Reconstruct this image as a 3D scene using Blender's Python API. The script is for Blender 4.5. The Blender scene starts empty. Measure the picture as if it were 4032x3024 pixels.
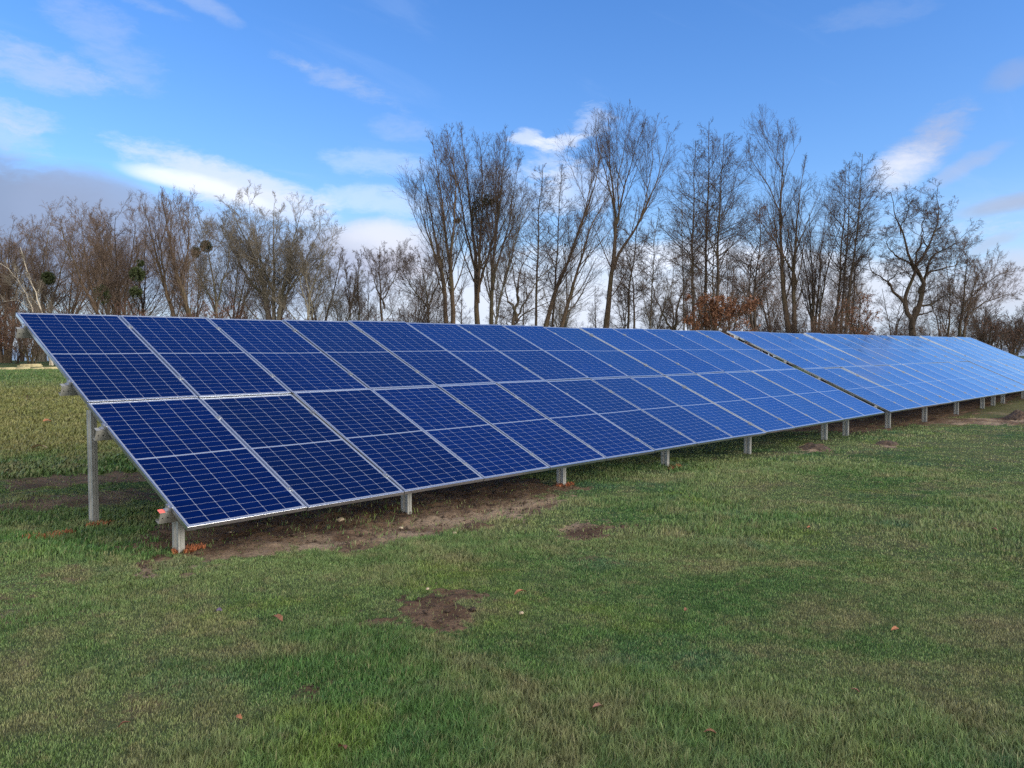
import bpy, math, random
import numpy as np
from mathutils import Vector, Matrix

# ------------------------------------------------------------------ camera, sky, sun, exposure
SC = bpy.context.scene
COL = SC.collection
FPX = 3291.6                                   # focal length in pixels of the 4032 px wide photograph
PITCH, YAW = math.radians(-2.61), math.radians(47.096)
CAM = np.array([-2.893, -6.012, 1.362])
cd = bpy.data.cameras.new('camera'); cam = bpy.data.objects.new('camera', cd); COL.objects.link(cam)
cd.sensor_width = 36.0; cd.lens = 36.0 * FPX / 4032.0
cd.clip_start = 0.05; cd.clip_end = 20000
cam.location = CAM
cam.rotation_euler = (math.pi / 2 + PITCH, 0, -YAW)
SC.camera = cam
FWD = np.array([math.sin(YAW) * math.cos(PITCH), math.cos(YAW) * math.cos(PITCH), math.sin(PITCH)])
RGT = np.array([math.cos(YAW), -math.sin(YAW), 0.0])
UPV = np.cross(RGT, FWD)

def ray(px, py):
    d = FWD + RGT * ((px - 2016) / FPX) - UPV * ((py - 1512) / FPX)
    return d
def at(px, py, depth):
    return CAM + ray(px, py) * depth

SUN_AZ, SUN_EL = math.radians(158), math.radians(20)      # azimuth clockwise from +Y
sun_dir = Vector((math.sin(SUN_AZ) * math.cos(SUN_EL), math.cos(SUN_AZ) * math.cos(SUN_EL), math.sin(SUN_EL)))
sl = bpy.data.lights.new('sun', 'SUN'); so = bpy.data.objects.new('sun', sl); COL.objects.link(so)
sl.energy = 1.5; sl.angle = math.radians(26); sl.color = (1.0, 0.87, 0.68)
so.rotation_euler = sun_dir.to_track_quat('Z', 'Y').to_euler()
SC.view_settings.view_transform = 'Standard'; SC.view_settings.look = 'None'
SC.view_settings.gamma = 1.0; SC.view_settings.exposure = 0.9
SC.cycles.max_bounces = 6; SC.cycles.diffuse_bounces = 3; SC.cycles.glossy_bounces = 3
SC.cycles.transparent_max_bounces = 8
SC.cycles.use_denoising = False; SC.cycles.adaptive_threshold = .012

def srgb(r, g, b):
    f = lambda c: (c / 255 / 12.92) if c / 255 <= .04045 else ((c / 255 + .055) / 1.055) ** 2.4
    return (f(r), f(g), f(b), 1.0)

class NT:
    """small helper for writing node trees"""
    def __init__(s, tree): s.t = tree; s.n = tree.nodes; s.l = tree.links
    def node(s, kind, **kw):
        n = s.n.new(kind)
        for k, v in kw.items(): setattr(n, k, v)
        return n
    def put(s, sock, v):
        if isinstance(v, bpy.types.NodeSocket): s.l.new(v, sock)
        elif v is not None: sock.default_value = v
    def math(s, op, a, b=None, c=None, clamp=False):
        n = s.node('ShaderNodeMath', operation=op, use_clamp=clamp)
        s.put(n.inputs[0], a)
        if b is not None: s.put(n.inputs[1], b)
        if c is not None: s.put(n.inputs[2], c)
        return n.outputs[0]
    def vmath(s, op, a, b=None, scale=None):
        n = s.node('ShaderNodeVectorMath', operation=op)
        s.put(n.inputs[0], a)
        if b is not None: s.put(n.inputs[1], b)
        if scale is not None: s.put(n.inputs[3], scale)
        return n.outputs['Value'] if op in ('DOT_PRODUCT', 'LENGTH') else n.outputs[0]
    def mix(s, f, a, b, blend='MIX'):
        n = s.node('ShaderNodeMix', data_type='RGBA', blend_type=blend)
        s.put(n.inputs[0], f); s.put(n.inputs[6], a); s.put(n.inputs[7], b)
        return n.outputs[2]
    def noise(s, vec, scale, detail=4, rough=.5, dist=0.0, out=0):
        n = s.node('ShaderNodeTexNoise')
        s.put(n.inputs['Vector'], vec); n.inputs['Scale'].default_value = scale
        n.inputs['Detail'].default_value = detail; n.inputs['Roughness'].default_value = rough
        n.inputs['Distortion'].default_value = dist
        return n.outputs[out]
    def ramp(s, f, lo, hi, a=0.0, b=1.0, smooth=True):
        n = s.node('ShaderNodeMapRange', interpolation_type='SMOOTHSTEP' if smooth else 'LINEAR')
        s.put(n.inputs[0], f); n.inputs[1].default_value = lo; n.inputs[2].default_value = hi
        n.inputs[3].default_value = a; n.inputs[4].default_value = b
        return n.outputs[0]

world = bpy.data.worlds.new('World'); SC.world = world; world.use_nodes = True
W = NT(world.node_tree)
for n in list(W.n): W.n.remove(n)
tc = W.node('ShaderNodeTexCoord')
D = tc.outputs['Generated']
sep = W.node('ShaderNodeSeparateXYZ'); W.put(sep.inputs[0], D)
zc = W.math('MAXIMUM', sep.outputs[2], 0.012)
com = W.node('ShaderNodeCombineXYZ'); W.put(com.inputs[0], sep.outputs[0]); W.put(com.inputs[1], sep.outputs[1]); W.put(com.inputs[2], zc)
sky = W.node('ShaderNodeTexSky', sky_type='NISHITA', sun_disc=False)
sky.sun_elevation = SUN_EL; sky.sun_rotation = SUN_AZ
sky.altitude = 60; sky.air_density = 1.0; sky.dust_density = 0.6; sky.ozone_density = 3.0
W.put(sky.inputs[0], com.outputs[0])
# sky radiance brought to display range (strength 0.1), then clouds are mixed in at the same range
SKY_S = 0.12
skyc = W.vmath('SCALE', sky.outputs[0], scale=SKY_S)
hs = W.node('ShaderNodeHueSaturation'); hs.inputs['Saturation'].default_value = 1.12; hs.inputs['Value'].default_value = 1.0
W.put(hs.inputs['Color'], skyc)
EL = W.ramp(zc, 0.0, 0.9, 0, 1, False)
tint = W.node('ShaderNodeValToRGB'); cr = tint.color_ramp
cr.elements[0].position = 0.0; cr.elements[0].color = (.80, .84, 1.02, 1)
cr.elements[1].position = 1.0; cr.elements[1].color = (.24, .50, .86, 1)
e_ = cr.elements.new(.42); e_.color = (.62, .81, 1.10, 1)
W.put(tint.inputs[0], EL)
base_sky = W.mix(1.0, hs.outputs[0], tint.outputs[0], 'MULTIPLY')
TINT = cr
# warped direction for natural cloud edges
nv = W.noise(D, 5.0, 5, .55, out=1)
nvc = W.vmath('SUBTRACT', nv, (.5, .5, .5))
nv2 = W.noise(D, 22.0, 5, .6, out=1)
nvc2 = W.vmath('SUBTRACT', nv2, (.5, .5, .5))
Dw = W.vmath('ADD', D, W.vmath('SCALE', nvc, scale=0.028))
Dw = W.vmath('ADD', Dw, W.vmath('SCALE', nvc2, scale=0.016))
Ds = W.vmath('ADD', D, W.vmath('SCALE', nvc, scale=0.012))
streak_vec = W.node('ShaderNodeMapping'); streak_vec.inputs['Scale'].default_value = (1, 1, 3.2); W.put(streak_vec.inputs[0], Dw)
fine = W.math('ADD', W.math('MULTIPLY', W.noise(streak_vec.outputs[0], 9.0, 7, .62), .6), W.math('MULTIPLY', W.noise(streak_vec.outputs[0], 42.0, 6, .68), .4))
cur = base_sky
def blob(px, py, sx, sy, ang, color, strength, edge=0.45, hard=False, tex=0.0, smoothw=False, bright=1.0):
    """a cloud seen in one direction of the sky; sx, sy are its half sizes in photo pixels"""
    global cur
    c = ray(px, py); ln = np.linalg.norm(c); c = c / ln
    up = np.array([0, 0, 1.0]); r = np.cross(c, up); r /= np.linalg.norm(r); u = np.cross(r, c)
    a = math.radians(ang)
    e1 = (r * math.cos(a) + u * math.sin(a)) / (sx / FPX / ln); e2 = (-r * math.sin(a) + u * math.cos(a)) / (sy / FPX / ln)
    src = Ds if smoothw else Dw
    dd = W.vmath('SUBTRACT', src, tuple(c))
    q1 = W.vmath('DOT_PRODUCT', dd, tuple(e1)); q2 = W.vmath('DOT_PRODUCT', dd, tuple(e2))
    r2 = W.math('ADD', W.math('MULTIPLY', q1, q1), W.math('MULTIPLY', q2, q2))
    if tex: r2 = W.math('ADD', r2, W.math('MULTIPLY', W.math('SUBTRACT', fine, .5), tex * 2.3))
    m = W.ramp(r2, 1.25, edge - .2, 0, strength)
    cur = W.mix(m, cur, tuple(x * bright * .82 for x in color[:3]) + (1,))
WHITE = (0.62, 0.66, 0.76, 1); GREY = (0.190, 0.243, 0.365, 1); PINK = (0.40, 0.39, 0.45, 1); HAZE = (0.47, 0.55, 0.72, 1)
# haze low in the sky, then clouds from far to near
lowm = W.ramp(zc, 0.20, 0.0, 0, .62)
cur = W.mix(lowm, cur, (0.33, 0.43, 0.60, 1))
CL = W.math('MULTIPLY', W.ramp(fine, .50, .68), W.ramp(zc, .17, .06, 0, .85))
cur = W.mix(CL, cur, (0.40, 0.43, 0.52, 1))
# high thin veils everywhere
vv = W.node('ShaderNodeVectorMath', operation='DIVIDE'); W.put(vv.inputs[0], D)
zz = W.node('ShaderNodeCombineXYZ'); zq = W.math('ADD', zc, .08)
for i in range(3): W.put(zz.inputs[i], zq)
W.put(vv.inputs[1], zz.outputs[0])
mp = W.node('ShaderNodeMapping'); mp.inputs['Scale'].default_value = (.55, 1.5, 0); mp.inputs['Rotation'].default_value = (0, 0, .5)
W.put(mp.inputs[0], vv.outputs[0])
veil = W.noise(mp.outputs[0], 1.3, 8, .62, 1.2)
cur = W.mix(W.math('MULTIPLY', W.ramp(veil, .54, .80, 0, .14), W.ramp(zc, .55, .25)), cur, (0.36, 0.44, 0.62, 1))
# unseen bright broken cloud, added behind the camera to light the lawn
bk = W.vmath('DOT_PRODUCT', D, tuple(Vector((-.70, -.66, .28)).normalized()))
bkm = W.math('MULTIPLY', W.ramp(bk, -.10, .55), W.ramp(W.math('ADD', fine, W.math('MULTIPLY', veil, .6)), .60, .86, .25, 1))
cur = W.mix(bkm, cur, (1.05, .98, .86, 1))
blob(2300, 1180, 1500, 190, 0, WHITE, .85, .2, tex=1.2, bright=.92)
blob(2650, 1010, 620, 70, -2, WHITE, .8, .2, tex=1.2, bright=1.15)
blob(3350, 1150, 420, 150, 0, WHITE, .7, .2, tex=1.0, bright=.85)
blob(1450, 1000, 340, 140, 0, PINK, .9, .3, tex=.5, bright=1.1)
blob(1500, 935, 230, 80, 2, WHITE, .75, .2, tex=.5, bright=.95)
blob(1500, 790, 300, 60, -4, WHITE, .4, .0, tex=1.6)
blob(1480, 640, 240, 60, -4, WHITE, .28, .0, tex=1.8)
blob(700, 1000, 900, 260, -6, GREY, .75, .3, tex=.4, bright=1.45)
blob(900, 700, 470, 80, -14, WHITE, .72, .2, tex=1.4, bright=.92)
blob(1020, 790, 380, 60, -13, WHITE, .7, .2, tex=1.2, bright=.92)
blob(700, 700, 230, 42, -8, WHITE, .85, .2, tex=.25, smoothw=True, bright=1.06)
blob(930, 765, 190, 28, -17, WHITE, .7, .2, tex=.3, smoothw=True, bright=1.05)
blob(-20, 850, 610, 275, -14, GREY, .95, .45, tex=.6, smoothw=True, bright=1.06)
blob(400, 880, 330, 200, -18, GREY, .85, .7, tex=.25, smoothw=True, bright=1.2)
blob(-40, 520, 260, 80, -20, WHITE, .35, .0, tex=1.8, bright=.8)
blob(20, 460, 200, 60, -8, WHITE, .42, .0, tex=2.4, bright=.8)
blob(120, 270, 330, 100, -10, WHITE, .4, .0, tex=2.0, bright=.75)
blob(420, 170, 260, 130, -30, WHITE, .22, .0, tex=2.0, bright=.75)
blob(560, 15, 170, 34, -15, WHITE, .26, -.6, tex=2.4, bright=.75)
blob(800, 25, 160, 40, -20, WHITE, .25, .0, tex=1.4, bright=.8)
blob(1140, 225, 110, 24, -14, WHITE, .30, -.6, tex=2.2, bright=.75)
blob(1400, 335, 230, 50, -20, WHITE, .30, -.8, tex=3.0, bright=.75)
blob(1600, 500, 160, 60, -10, WHITE, .2, .0, tex=1.8, bright=.8)
for (x, y, a_, b_, s_) in ((2080, 555, 70, 36, .7), (2150, 572, 46, 34, .75), (2235, 548, 85, 34, .7), (2330, 470, 100, 70, .35), (2180, 640, 120, 90, .35), (2290, 720, 160, 120, .4), (2000, 780, 240, 120, .3)):
    blob(x, y, a_, b_, 8, WHITE, s_ * .9, .0, tex=3.2, bright=.95)
blob(3640, 575, 225, 100, 36, PINK, .8, -.3, tex=1.4, smoothw=True, bright=1.0)
blob(3555, 655, 170, 95, 30, WHITE, .85, -.3, tex=1.1, smoothw=True, bright=.95)
blob(3800, 640, 200, 40, 25, PINK, .4, .0, tex=.9)
blob(4000, 290, 120, 60, 10, PINK, .28, .0, tex=.6, bright=.85)
blob(3990, 795, 230, 42, 8, PINK, .65, .0, tex=.6, smoothw=True, bright=.8)
blob(3900, 955, 120, 30, 20, PINK, .4, .0, tex=.8, bright=.9)
blob(4050, 1120, 320, 160, 5, PINK, .7, .1, tex=.7, bright=1.2)
blob(3450, 40, 240, 60, 5, WHITE, .10, .0, tex=1.8, bright=.75)
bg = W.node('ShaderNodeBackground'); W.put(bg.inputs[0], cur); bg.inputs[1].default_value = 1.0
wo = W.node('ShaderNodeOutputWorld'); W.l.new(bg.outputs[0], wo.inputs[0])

# ------------------------------------------------------------------ helpers
rng = np.random.default_rng(11)
random.seed(5)

def vnoise(x, y, seed=0):
    """value noise, vectorised"""
    xi = np.floor(x).astype(np.int64); yi = np.floor(y).astype(np.int64)
    fx = x - xi; fy = y - yi; fx = fx * fx * (3 - 2 * fx); fy = fy * fy * (3 - 2 * fy)
    def h(a, b):
        n = (a * 374761393 + b * 668265263 + seed * 1442695041) & 0x7fffffff
        n = ((n ^ (n >> 13)) * 1274126177) & 0x7fffffff
        return ((n ^ (n >> 16)) & 0xffff) / 65535.0
    return (h(xi, yi) * (1 - fx) + h(xi + 1, yi) * fx) * (1 - fy) + (h(xi, yi + 1) * (1 - fx) + h(xi + 1, yi + 1) * fx) * fy
def fbm(x, y, oct=4, seed=0):
    s = 0; a = .5; t = 0
    for i in range(oct):
        s = s + a * vnoise(x * 2 ** i, y * 2 ** i, seed + i); t += a; a *= .55
    return s / t
def sstep(v, a, b):
    t = np.clip((v - a) / (b - a), 0, 1); return t * t * (3 - 2 * t)

def tag(o, label=None, cat=None, group=None, kind=None):
    if label: o['label'] = label
    if cat: o['category'] = cat
    if group: o['group'] = group
    if kind: o['kind'] = kind
    return o
def link(name, me, parent=None, loc=None):
    o = bpy.data.objects.new(name, me); COL.objects.link(o)
    if parent is not None: o.parent = parent
    if loc is not None: o.location = loc
    return o
def empty(name, loc, label, cat, group=None):
    o = bpy.data.objects.new(name, None); COL.objects.link(o); o.location = loc
    o.empty_display_size = .2
    return tag(o, label, cat, group)

def mesh_np(name, V, F, mat, smooth=False, n=None):
    """V (n,3), F (m,k) all faces with k corners, or a list of such arrays"""
    me = bpy.data.meshes.new(name)
    V = np.asarray(V, np.float32)
    Fs = F if isinstance(F, list) else [F]
    Fs = [np.asarray(f, np.int32) for f in Fs if len(f)]
    me.vertices.add(len(V)); me.vertices.foreach_set('co', V.ravel())
    tot = sum(f.size for f in Fs); nf = sum(len(f) for f in Fs)
    me.loops.add(tot); me.loops.foreach_set('vertex_index', np.concatenate([f.ravel() for f in Fs]))
    me.polygons.add(nf)
    ls = np.concatenate([np.full(len(f), f.shape[1], np.int32) for f in Fs])
    st = np.concatenate([[0], np.cumsum(ls)[:-1]]).astype(np.int32)
    me.polygons.foreach_set('loop_start', st)
    if smooth: me.polygons.foreach_set('use_smooth', np.ones(nf, bool))
    me.update(calc_edges=True)
    if mat: me.materials.append(mat)
    return me
def fattr(me, name, vals):
    a = me.attributes.new(name, 'FLOAT', 'POINT'); a.data.foreach_set('value', np.asarray(vals, np.float32))

class MB:
    """collects boxes and extruded profiles into one mesh"""
    def __init__(s): s.v = []; s.f = []
    def raw(s, vs, fs):
        b = len(s.v); s.v += [tuple(v) for v in vs]; s.f += [tuple(i + b for i in f) for f in fs]
    def box(s, lo, hi):
        x0, y0, z0 = lo; x1, y1, z1 = hi
        s.raw([(x0, y0, z0), (x1, y0, z0), (x1, y1, z0), (x0, y1, z0), (x0, y0, z1), (x1, y0, z1), (x1, y1, z1), (x0, y1, z1)],
              [(0, 3, 2, 1), (4, 5, 6, 7), (0, 1, 5, 4), (1, 2, 6, 5), (2, 3, 7, 6), (3, 0, 4, 7)])
    def extrude(s, prof, a, b, axis):
        """closed 2-D profile swept from a to b along axis 0 (profile in y,z) or 2 (profile in x,y)"""
        n = len(prof)
        mk = (lambda p, t: (t, p[0], p[1])) if axis == 0 else (lambda p, t: (p[0], p[1], t))
        vs = [mk(p, a) for p in prof] + [mk(p, b) for p in prof]
        fs = [(i, (i + 1) % n, (i + 1) % n + n, i + n) for i in range(n)]
        fs += [tuple(range(n - 1, -1, -1)), tuple(range(n, 2 * n))]
        s.raw(vs, fs)
    def mesh(s, name, mat, bevel=0, smooth=False):
        me = bpy.data.meshes.new(name); me.from_pydata(s.v, [], s.f); me.update()
        if mat: me.materials.append(mat)
        if bevel:
            import bmesh
            bm = bmesh.new(); bm.from_mesh(me)
            bmesh.ops.recalc_face_normals(bm, faces=bm.faces)
            bmesh.ops.bevel(bm, geom=list(bm.edges), offset=bevel, segments=1, affect='EDGES', clamp_overlap=True)
            bm.to_mesh(me); bm.free()
        else:
            import bmesh
            bm = bmesh.new(); bm.from_mesh(me); bmesh.ops.recalc_face_normals(bm, faces=bm.faces); bm.to_mesh(me); bm.free()
        if smooth:
            for p in me.polygons: p.use_smooth = True
        return me

# ------------------------------------------------------------------ materials
def material(name):
    m = bpy.data.materials.new(name); m.use_nodes = True
    t = NT(m.node_tree); b = m.node_tree.nodes['Principled BSDF']
    return m, t, b
def simple(name, color, rough=.6, metal=0.0, spread=.25, scale=8.0, spec=.5, coords='Object'):
    m, t, b = material(name)
    co = t.node('ShaderNodeTexCoord').outputs[coords]
    n = t.noise(co, scale, 5, .6)
    lo = tuple(c * (1 - spread) for c in color[:3]) + (1,); hi = tuple(min(1, c * (1 + spread)) for c in color[:3]) + (1,)
    t.put(b.inputs['Base Color'], t.mix(t.ramp(n, .3, .7), lo, hi))
    b.inputs['Roughness'].default_value = rough; b.inputs['Metallic'].default_value = metal
    b.inputs['Specular IOR Level'].default_value = spec
    return m

# anodised aluminium of the module frames and clamps
m_alu = simple('frame_aluminium', (.46, .50, .57), .22, .9, .04, 30)
m_clamp = simple('clamp_aluminium', (.46, .48, .52), .3, .8, .1, 60)
# hot dip galvanised steel: spangle pattern
m_galv, t, b = material('galvanised_steel')
co = t.node('ShaderNodeTexCoord').outputs['Object']
vo = t.node('ShaderNodeTexVoronoi'); t.put(vo.inputs['Vector'], co); vo.inputs['Scale'].default_value = 70
n1 = t.noise(co, 6, 5, .6)
c1 = t.mix(t.ramp(n1, .3, .7), (.27, .285, .29, 1), (.41, .42, .41, 1))
hsv = t.node('ShaderNodeSeparateColor'); t.put(hsv.inputs[0], vo.outputs['Color'])
c1 = t.mix(t.math('MULTIPLY', hsv.outputs[0], .28), c1, (.46, .47, .46, 1))
t.put(b.inputs['Base Color'], c1); b.inputs['Metallic'].default_value = .55
t.put(b.inputs['Roughness'], t.ramp(n1, .2, .8, .38, .62))

PW, PL, PITCHX, PITCHV = 1.044, 2.066, 1.055, 2.0765      # module width, length, spacing along the row and up the slope
TILT = 0.4254
# solar cells under glass: 6 columns of cells, two halves of 12 rows
m_cell, t, b = material('solar_cells_under_glass')
tcn = t.node('ShaderNodeTexCoord'); co = tcn.outputs['Object']
sx = t.node('ShaderNodeSeparateXYZ'); t.put(sx.inputs[0], co)
X, Y = sx.outputs[0], sx.outputs[1]
mx, my, midg = .024, .030, .009
cw = (PW - 2 * mx) / 6; chh = (PL / 2 - my - midg) / 12
u = t.math('DIVIDE', t.math('SUBTRACT', X, mx), cw)
ysym = t.math('ABSOLUTE', t.math('SUBTRACT', Y, PL / 2))
v = t.math('DIVIDE', t.math('SUBTRACT', ysym, midg), chh)
fu = t.math('ABSOLUTE', t.math('SUBTRACT', t.math('FRACT', u), .5)); fv = t.math('ABSOLUTE', t.math('SUBTRACT', t.math('FRACT', v), .5))
du = t.math('MULTIPLY', t.math('SUBTRACT', .5, fu), cw)        # distance to the nearest column gap, metres
dv = t.math('MULTIPLY', t.math('SUBTRACT', .5, fv), chh)
gu = t.math('LESS_THAN', du, .0019); gv = t.math('LESS_THAN', dv, .0013)
gd = t.math('LESS_THAN', t.math('ADD', du, dv), .0085)
out = t.math('MAXIMUM', t.math('LESS_THAN', u, 0), t.math('MAXIMUM', t.math('GREATER_THAN', u, 6), t.math('MAXIMUM', t.math('LESS_THAN', v, 0), t.math('GREATER_THAN', v, 12))))
gap = t.math('MAXIMUM', t.math('MAXIMUM', gu, gv), t.math('MAXIMUM', gd, out))
# fine busbars along the length of the module
bb = t.math('LESS_THAN', t.math('ABSOLUTE', t.math('SUBTRACT', t.math('FRACT', t.math('MULTIPLY', u, 9)), .5)), .022)
oi = t.node('ShaderNodeObjectInfo').outputs['Random']
cellid = t.node('ShaderNodeCombineXYZ'); t.put(cellid.inputs[0], t.math('FLOOR', u)); t.put(cellid.inputs[1], t.math('FLOOR', t.math('DIVIDE', Y, chh))); t.put(cellid.inputs[2], oi)
wn = t.node('ShaderNodeTexWhiteNoise', noise_dimensions='3D'); t.put(wn.inputs[0], cellid.outputs[0])
cellc = t.mix(wn.outputs[0], (.0006, .0165, .100, 1), (.0016, .0270, .138, 1))
cellc = t.mix(oi, t.mix(1, cellc, (.7, .75, .80, 1), 'MULTIPLY'), t.mix(1, cellc, (1.6, 2.0, 1.6, 1), 'MULTIPLY'))
cellc = t.mix(t.math('MULTIPLY', bb, .35), cellc, (.12, .15, .24, 1))
colr = t.mix(gap, cellc, (.24, .28, .38, 1))
dust = t.noise(co, 2.2, 6, .65)
mpd = t.node('ShaderNodeMapping'); mpd.inputs['Scale'].default_value = (6, .7, 1); t.put(mpd.inputs[0], co)
run = t.noise(mpd.outputs[0], 3.0, 5, .6)
colr = t.mix(t.math('MULTIPLY', t.ramp(dust, .45, .85, .0, .016), t.ramp(run, .4, .7)), colr, (.35, .36, .37, 1))
t.put(b.inputs['Base Color'], colr)
t.put(b.inputs['Metallic'], t.math('SUBTRACT', 1, gap)); t.put(b.inputs['Roughness'], t.ramp(dust, .3, .8, .14, .22))
b.inputs['Specular Tint'].default_value = (.30, .62, 1.0, 1); b.inputs['Coat Weight'].default_value = 1.0; b.inputs['Coat IOR'].default_value = 1.5; t.put(b.inputs['Coat Roughness'], t.ramp(dust, .3, .8, .035, .09))
b.inputs['IOR'].default_value = 1.45
b.inputs['Specular IOR Level'].default_value = .5
m_back = simple('white_backsheet', (.55, .56, .57), .6, 0, .05)

# ------------------------------------------------------------------ terrain
zf_x = np.array([-30, 0.05, 2.4, 4.9, 7.2, 9.6, 12.7, 16.2, 28.0, 60])
zf_z = np.array([-.25, -.235, -.262, -.30, -.325, -.365, -.395, -.425, -.46, -.50])
bd = np.array([math.sin(math.radians(24)), math.cos(math.radians(24))])
BUMPS = []
def terrain(x, y):
    x = np.asarray(x, float); y = np.asarray(y, float)
    z = np.interp(x, zf_x, zf_z)
    z = z - .035 * sstep(y, .3, 3.0)
    z = z + .02 * sstep(-y, .8, 4)
    s = (x - CAM[0]) * bd[0] + (y - CAM[1]) * bd[1]
    lat = -(x - CAM[0]) * bd[1] + (y - CAM[1]) * bd[0]
    z = z + .86 * sstep(s, 14.0, 31.5) * (0.0 + sstep(s, 9, 17))
    und = (fbm(x * .55, y * .55, 3, 3) - .5) * .07 + (fbm(x * 2.6, y * 2.6, 3, 9) - .5) * .035
    z = z + und * np.clip((np.hypot(x - CAM[0], y - CAM[1]) + 3) / 10, .4, 1.4)
    z = z + (fbm(x * .12, y * .12, 2, 5) - .5) * .5 * sstep(np.hypot(x, y), 35, 90)
    for bx_, by_, bh_, bw_ in BUMPS: z = z + bh_ * np.exp(-((x - bx_) ** 2 + (y - by_) ** 2) / bw_)
    z = z - 7.5 * sstep(s, 62, 120)                    # the land falls away to the lake behind the trees
    return z
def ground(px, py):
    """where the line of sight through a photo pixel meets the ground"""
    d = ray(px, py); s = 1.0
    for i in range(60):
        p = CAM + d * s; h = p[2] - float(terrain(p[0], p[1]))
        s += h / max(.06, -d[2]) * .7
        if abs(h) < 1e-4: break
    return CAM + d * s
Pm = ground(1700, 2390); BUMPS.append((Pm[0], Pm[1], .018, .12))
# areas of bare soil, as polygons on the ground
def poly(pts): return np.array([ground(*p)[:2] for p in pts])
bare = [
    (poly([(540, 2140), (690, 2200), (980, 2205), (1280, 2178), (1560, 2135), (1850, 2082), (2110, 2040), (2210, 1985), (2120, 1950), (1960, 1925), (1700, 1935), (1200, 2010), (900, 2090), (700, 2120)]), 1.0, .22),
    (poly([(1540, 2420), (1600, 2350), (1700, 2318), (1800, 2318), (1850, 2350), (1840, 2420), (1760, 2470), (1640, 2465)]), .85, .17),
    (poly([(2180, 2080), (2300, 2050), (2420, 2075), (2390, 2120), (2260, 2125)]), .75, .15),
    (poly([(0, 1890), (260, 1868), (560, 1850), (900, 1835), (900, 1865), (560, 1895), (250, 1925), (0, 1945)]), .58, .35),
    (poly([(0, 1985), (300, 1945), (620, 1925), (900, 1900), (900, 1930), (600, 1968), (300, 1995), (0, 2020)]), .56, .3),
    (poly([(3180, 1712), (3420, 1668), (3600, 1645), (3790, 1648), (4032, 1640), (4300, 1640), (4300, 1675), (4032, 1672), (3700, 1668), (3500, 1672), (3300, 1700)]), .95, .25),
    (poly([(3120, 1765), (3180, 1742), (3250, 1750), (3262, 1778), (3180, 1782)]), .9, .1),
    (poly([(3455, 1748), (3500, 1733), (3540, 1745), (3520, 1762), (3470, 1762)]), .9, .1),
    (poly([(70, 1560), (120, 1560), (130, 1590), (80, 1585)]), .6, .3),
    (poly([(40, 2560), (140, 2590), (110, 2640), (20, 2620)]), .45, .15),
    (poly([(1180, 2700), (1260, 2700), (1260, 2760), (1190, 2740)]), .5, .12),
]
# the strip of soil below the front row continues under the panels
bare.append((np.array([(-.35, -.25), (4.8, .1), (5.2, 1.5), (3.0, 2.1), (.2, 1.3)]), .9, .35))
bare.append((np.array([(14.5, .3), (30, .2), (30, 2.2), (14.5, 2.2)]), .8, .5))
def pdist(P, poly_):
    """signed distance to a polygon, negative inside"""
    n = len(poly_); d = np.full(len(P), 1e9); inside = np.zeros(len(P), bool)
    for i in range(n):
        a = poly_[i]; b_ = poly_[(i + 1) % n]; e = b_ - a; w = P - a
        tt = np.clip((w @ e) / (e @ e), 0, 1); q = w - tt[:, None] * e
        d = np.minimum(d, np.hypot(q[:, 0], q[:, 1]))
        c = ((a[1] <= P[:, 1]) != (b_[1] <= P[:, 1]))
        with np.errstate(divide='ignore', invalid='ignore'):
            xx = a[0] + (P[:, 1] - a[1]) / (b_[1] - a[1]) * (b_[0] - a[0])
        inside ^= c & (P[:, 0] < xx)
    return np.where(inside, -d, d)
def soil_at(x, y):
    P = np.stack([np.ravel(x), np.ravel(y)], 1); m = np.zeros(len(P))
    nz = (fbm(P[:, 0] * 5, P[:, 1] * 5, 4, 21) - .5)
    nz2 = (fbm(P[:, 0] * 1.3, P[:, 1] * 1.3, 3, 31) - .5)
    for pl, st, soft in bare:
        lo = pl.min(0) - 1.5; hi = pl.max(0) + 1.5
        k = np.where((P[:, 0] > lo[0]) & (P[:, 0] < hi[0]) & (P[:, 1] > lo[1]) & (P[:, 1] < hi[1]))[0]
        if not len(k): continue
        nz3 = fbm(P[k, 0] * 19, P[k, 1] * 19, 2, 61) - .5
        d = pdist(P[k], pl) + nz3 * min(soft, .12) * 2.2 + (nz[k] * 3.4 + nz2[k] * 1.6) * soft
        m[k] = np.maximum(m[k], st * (1 - sstep(d, -soft * .5, soft * .5)))
    # thin, worn spots all over the lawn
    worn = sstep(fbm(P[:, 0] * .9, P[:, 1] * .9, 4, 77), .60, .74) * .38 * (P[:, 1] < 8)
    return np.maximum(m, worn).reshape(np.shape(x))

N = 820
a = np.linspace(-1, 1, N); k = 8.6
g = np.sinh(a * k) / math.sinh(k) * 3000
gx, gy = np.meshgrid(g + 1.5, g - 1.5, indexing='ij')
gz = terrain(gx, gy); soil = soil_at(gx, gy)
cl = (fbm(gx * 9, gy * 9, 4, 41) - .5)
gz = gz + soil * (cl * .055 + (fbm(gx * 20, gy * 20, 2, 43) - .5) * .035) * (np.hypot(gx, gy) < 40)
V = np.stack([gx, gy, gz], -1).reshape(-1, 3)
ii = np.arange(N * N).reshape(N, N)
Fq = np.stack([ii[:-1, :-1], ii[1:, :-1], ii[1:, 1:], ii[:-1, 1:]], -1).reshape(-1, 4)
m_ground, t, b = material('lawn_and_soil')
co = t.node('ShaderNodeNewGeometry').outputs['Position']
at_ = t.node('ShaderNodeAttribute', attribute_name='soil').outputs['Fac']
GREEN_A, GREEN_B = (.040, .060, .020, 1), (.062, .078, .032, 1)
DRY = (.112, .098, .052, 1)
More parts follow.
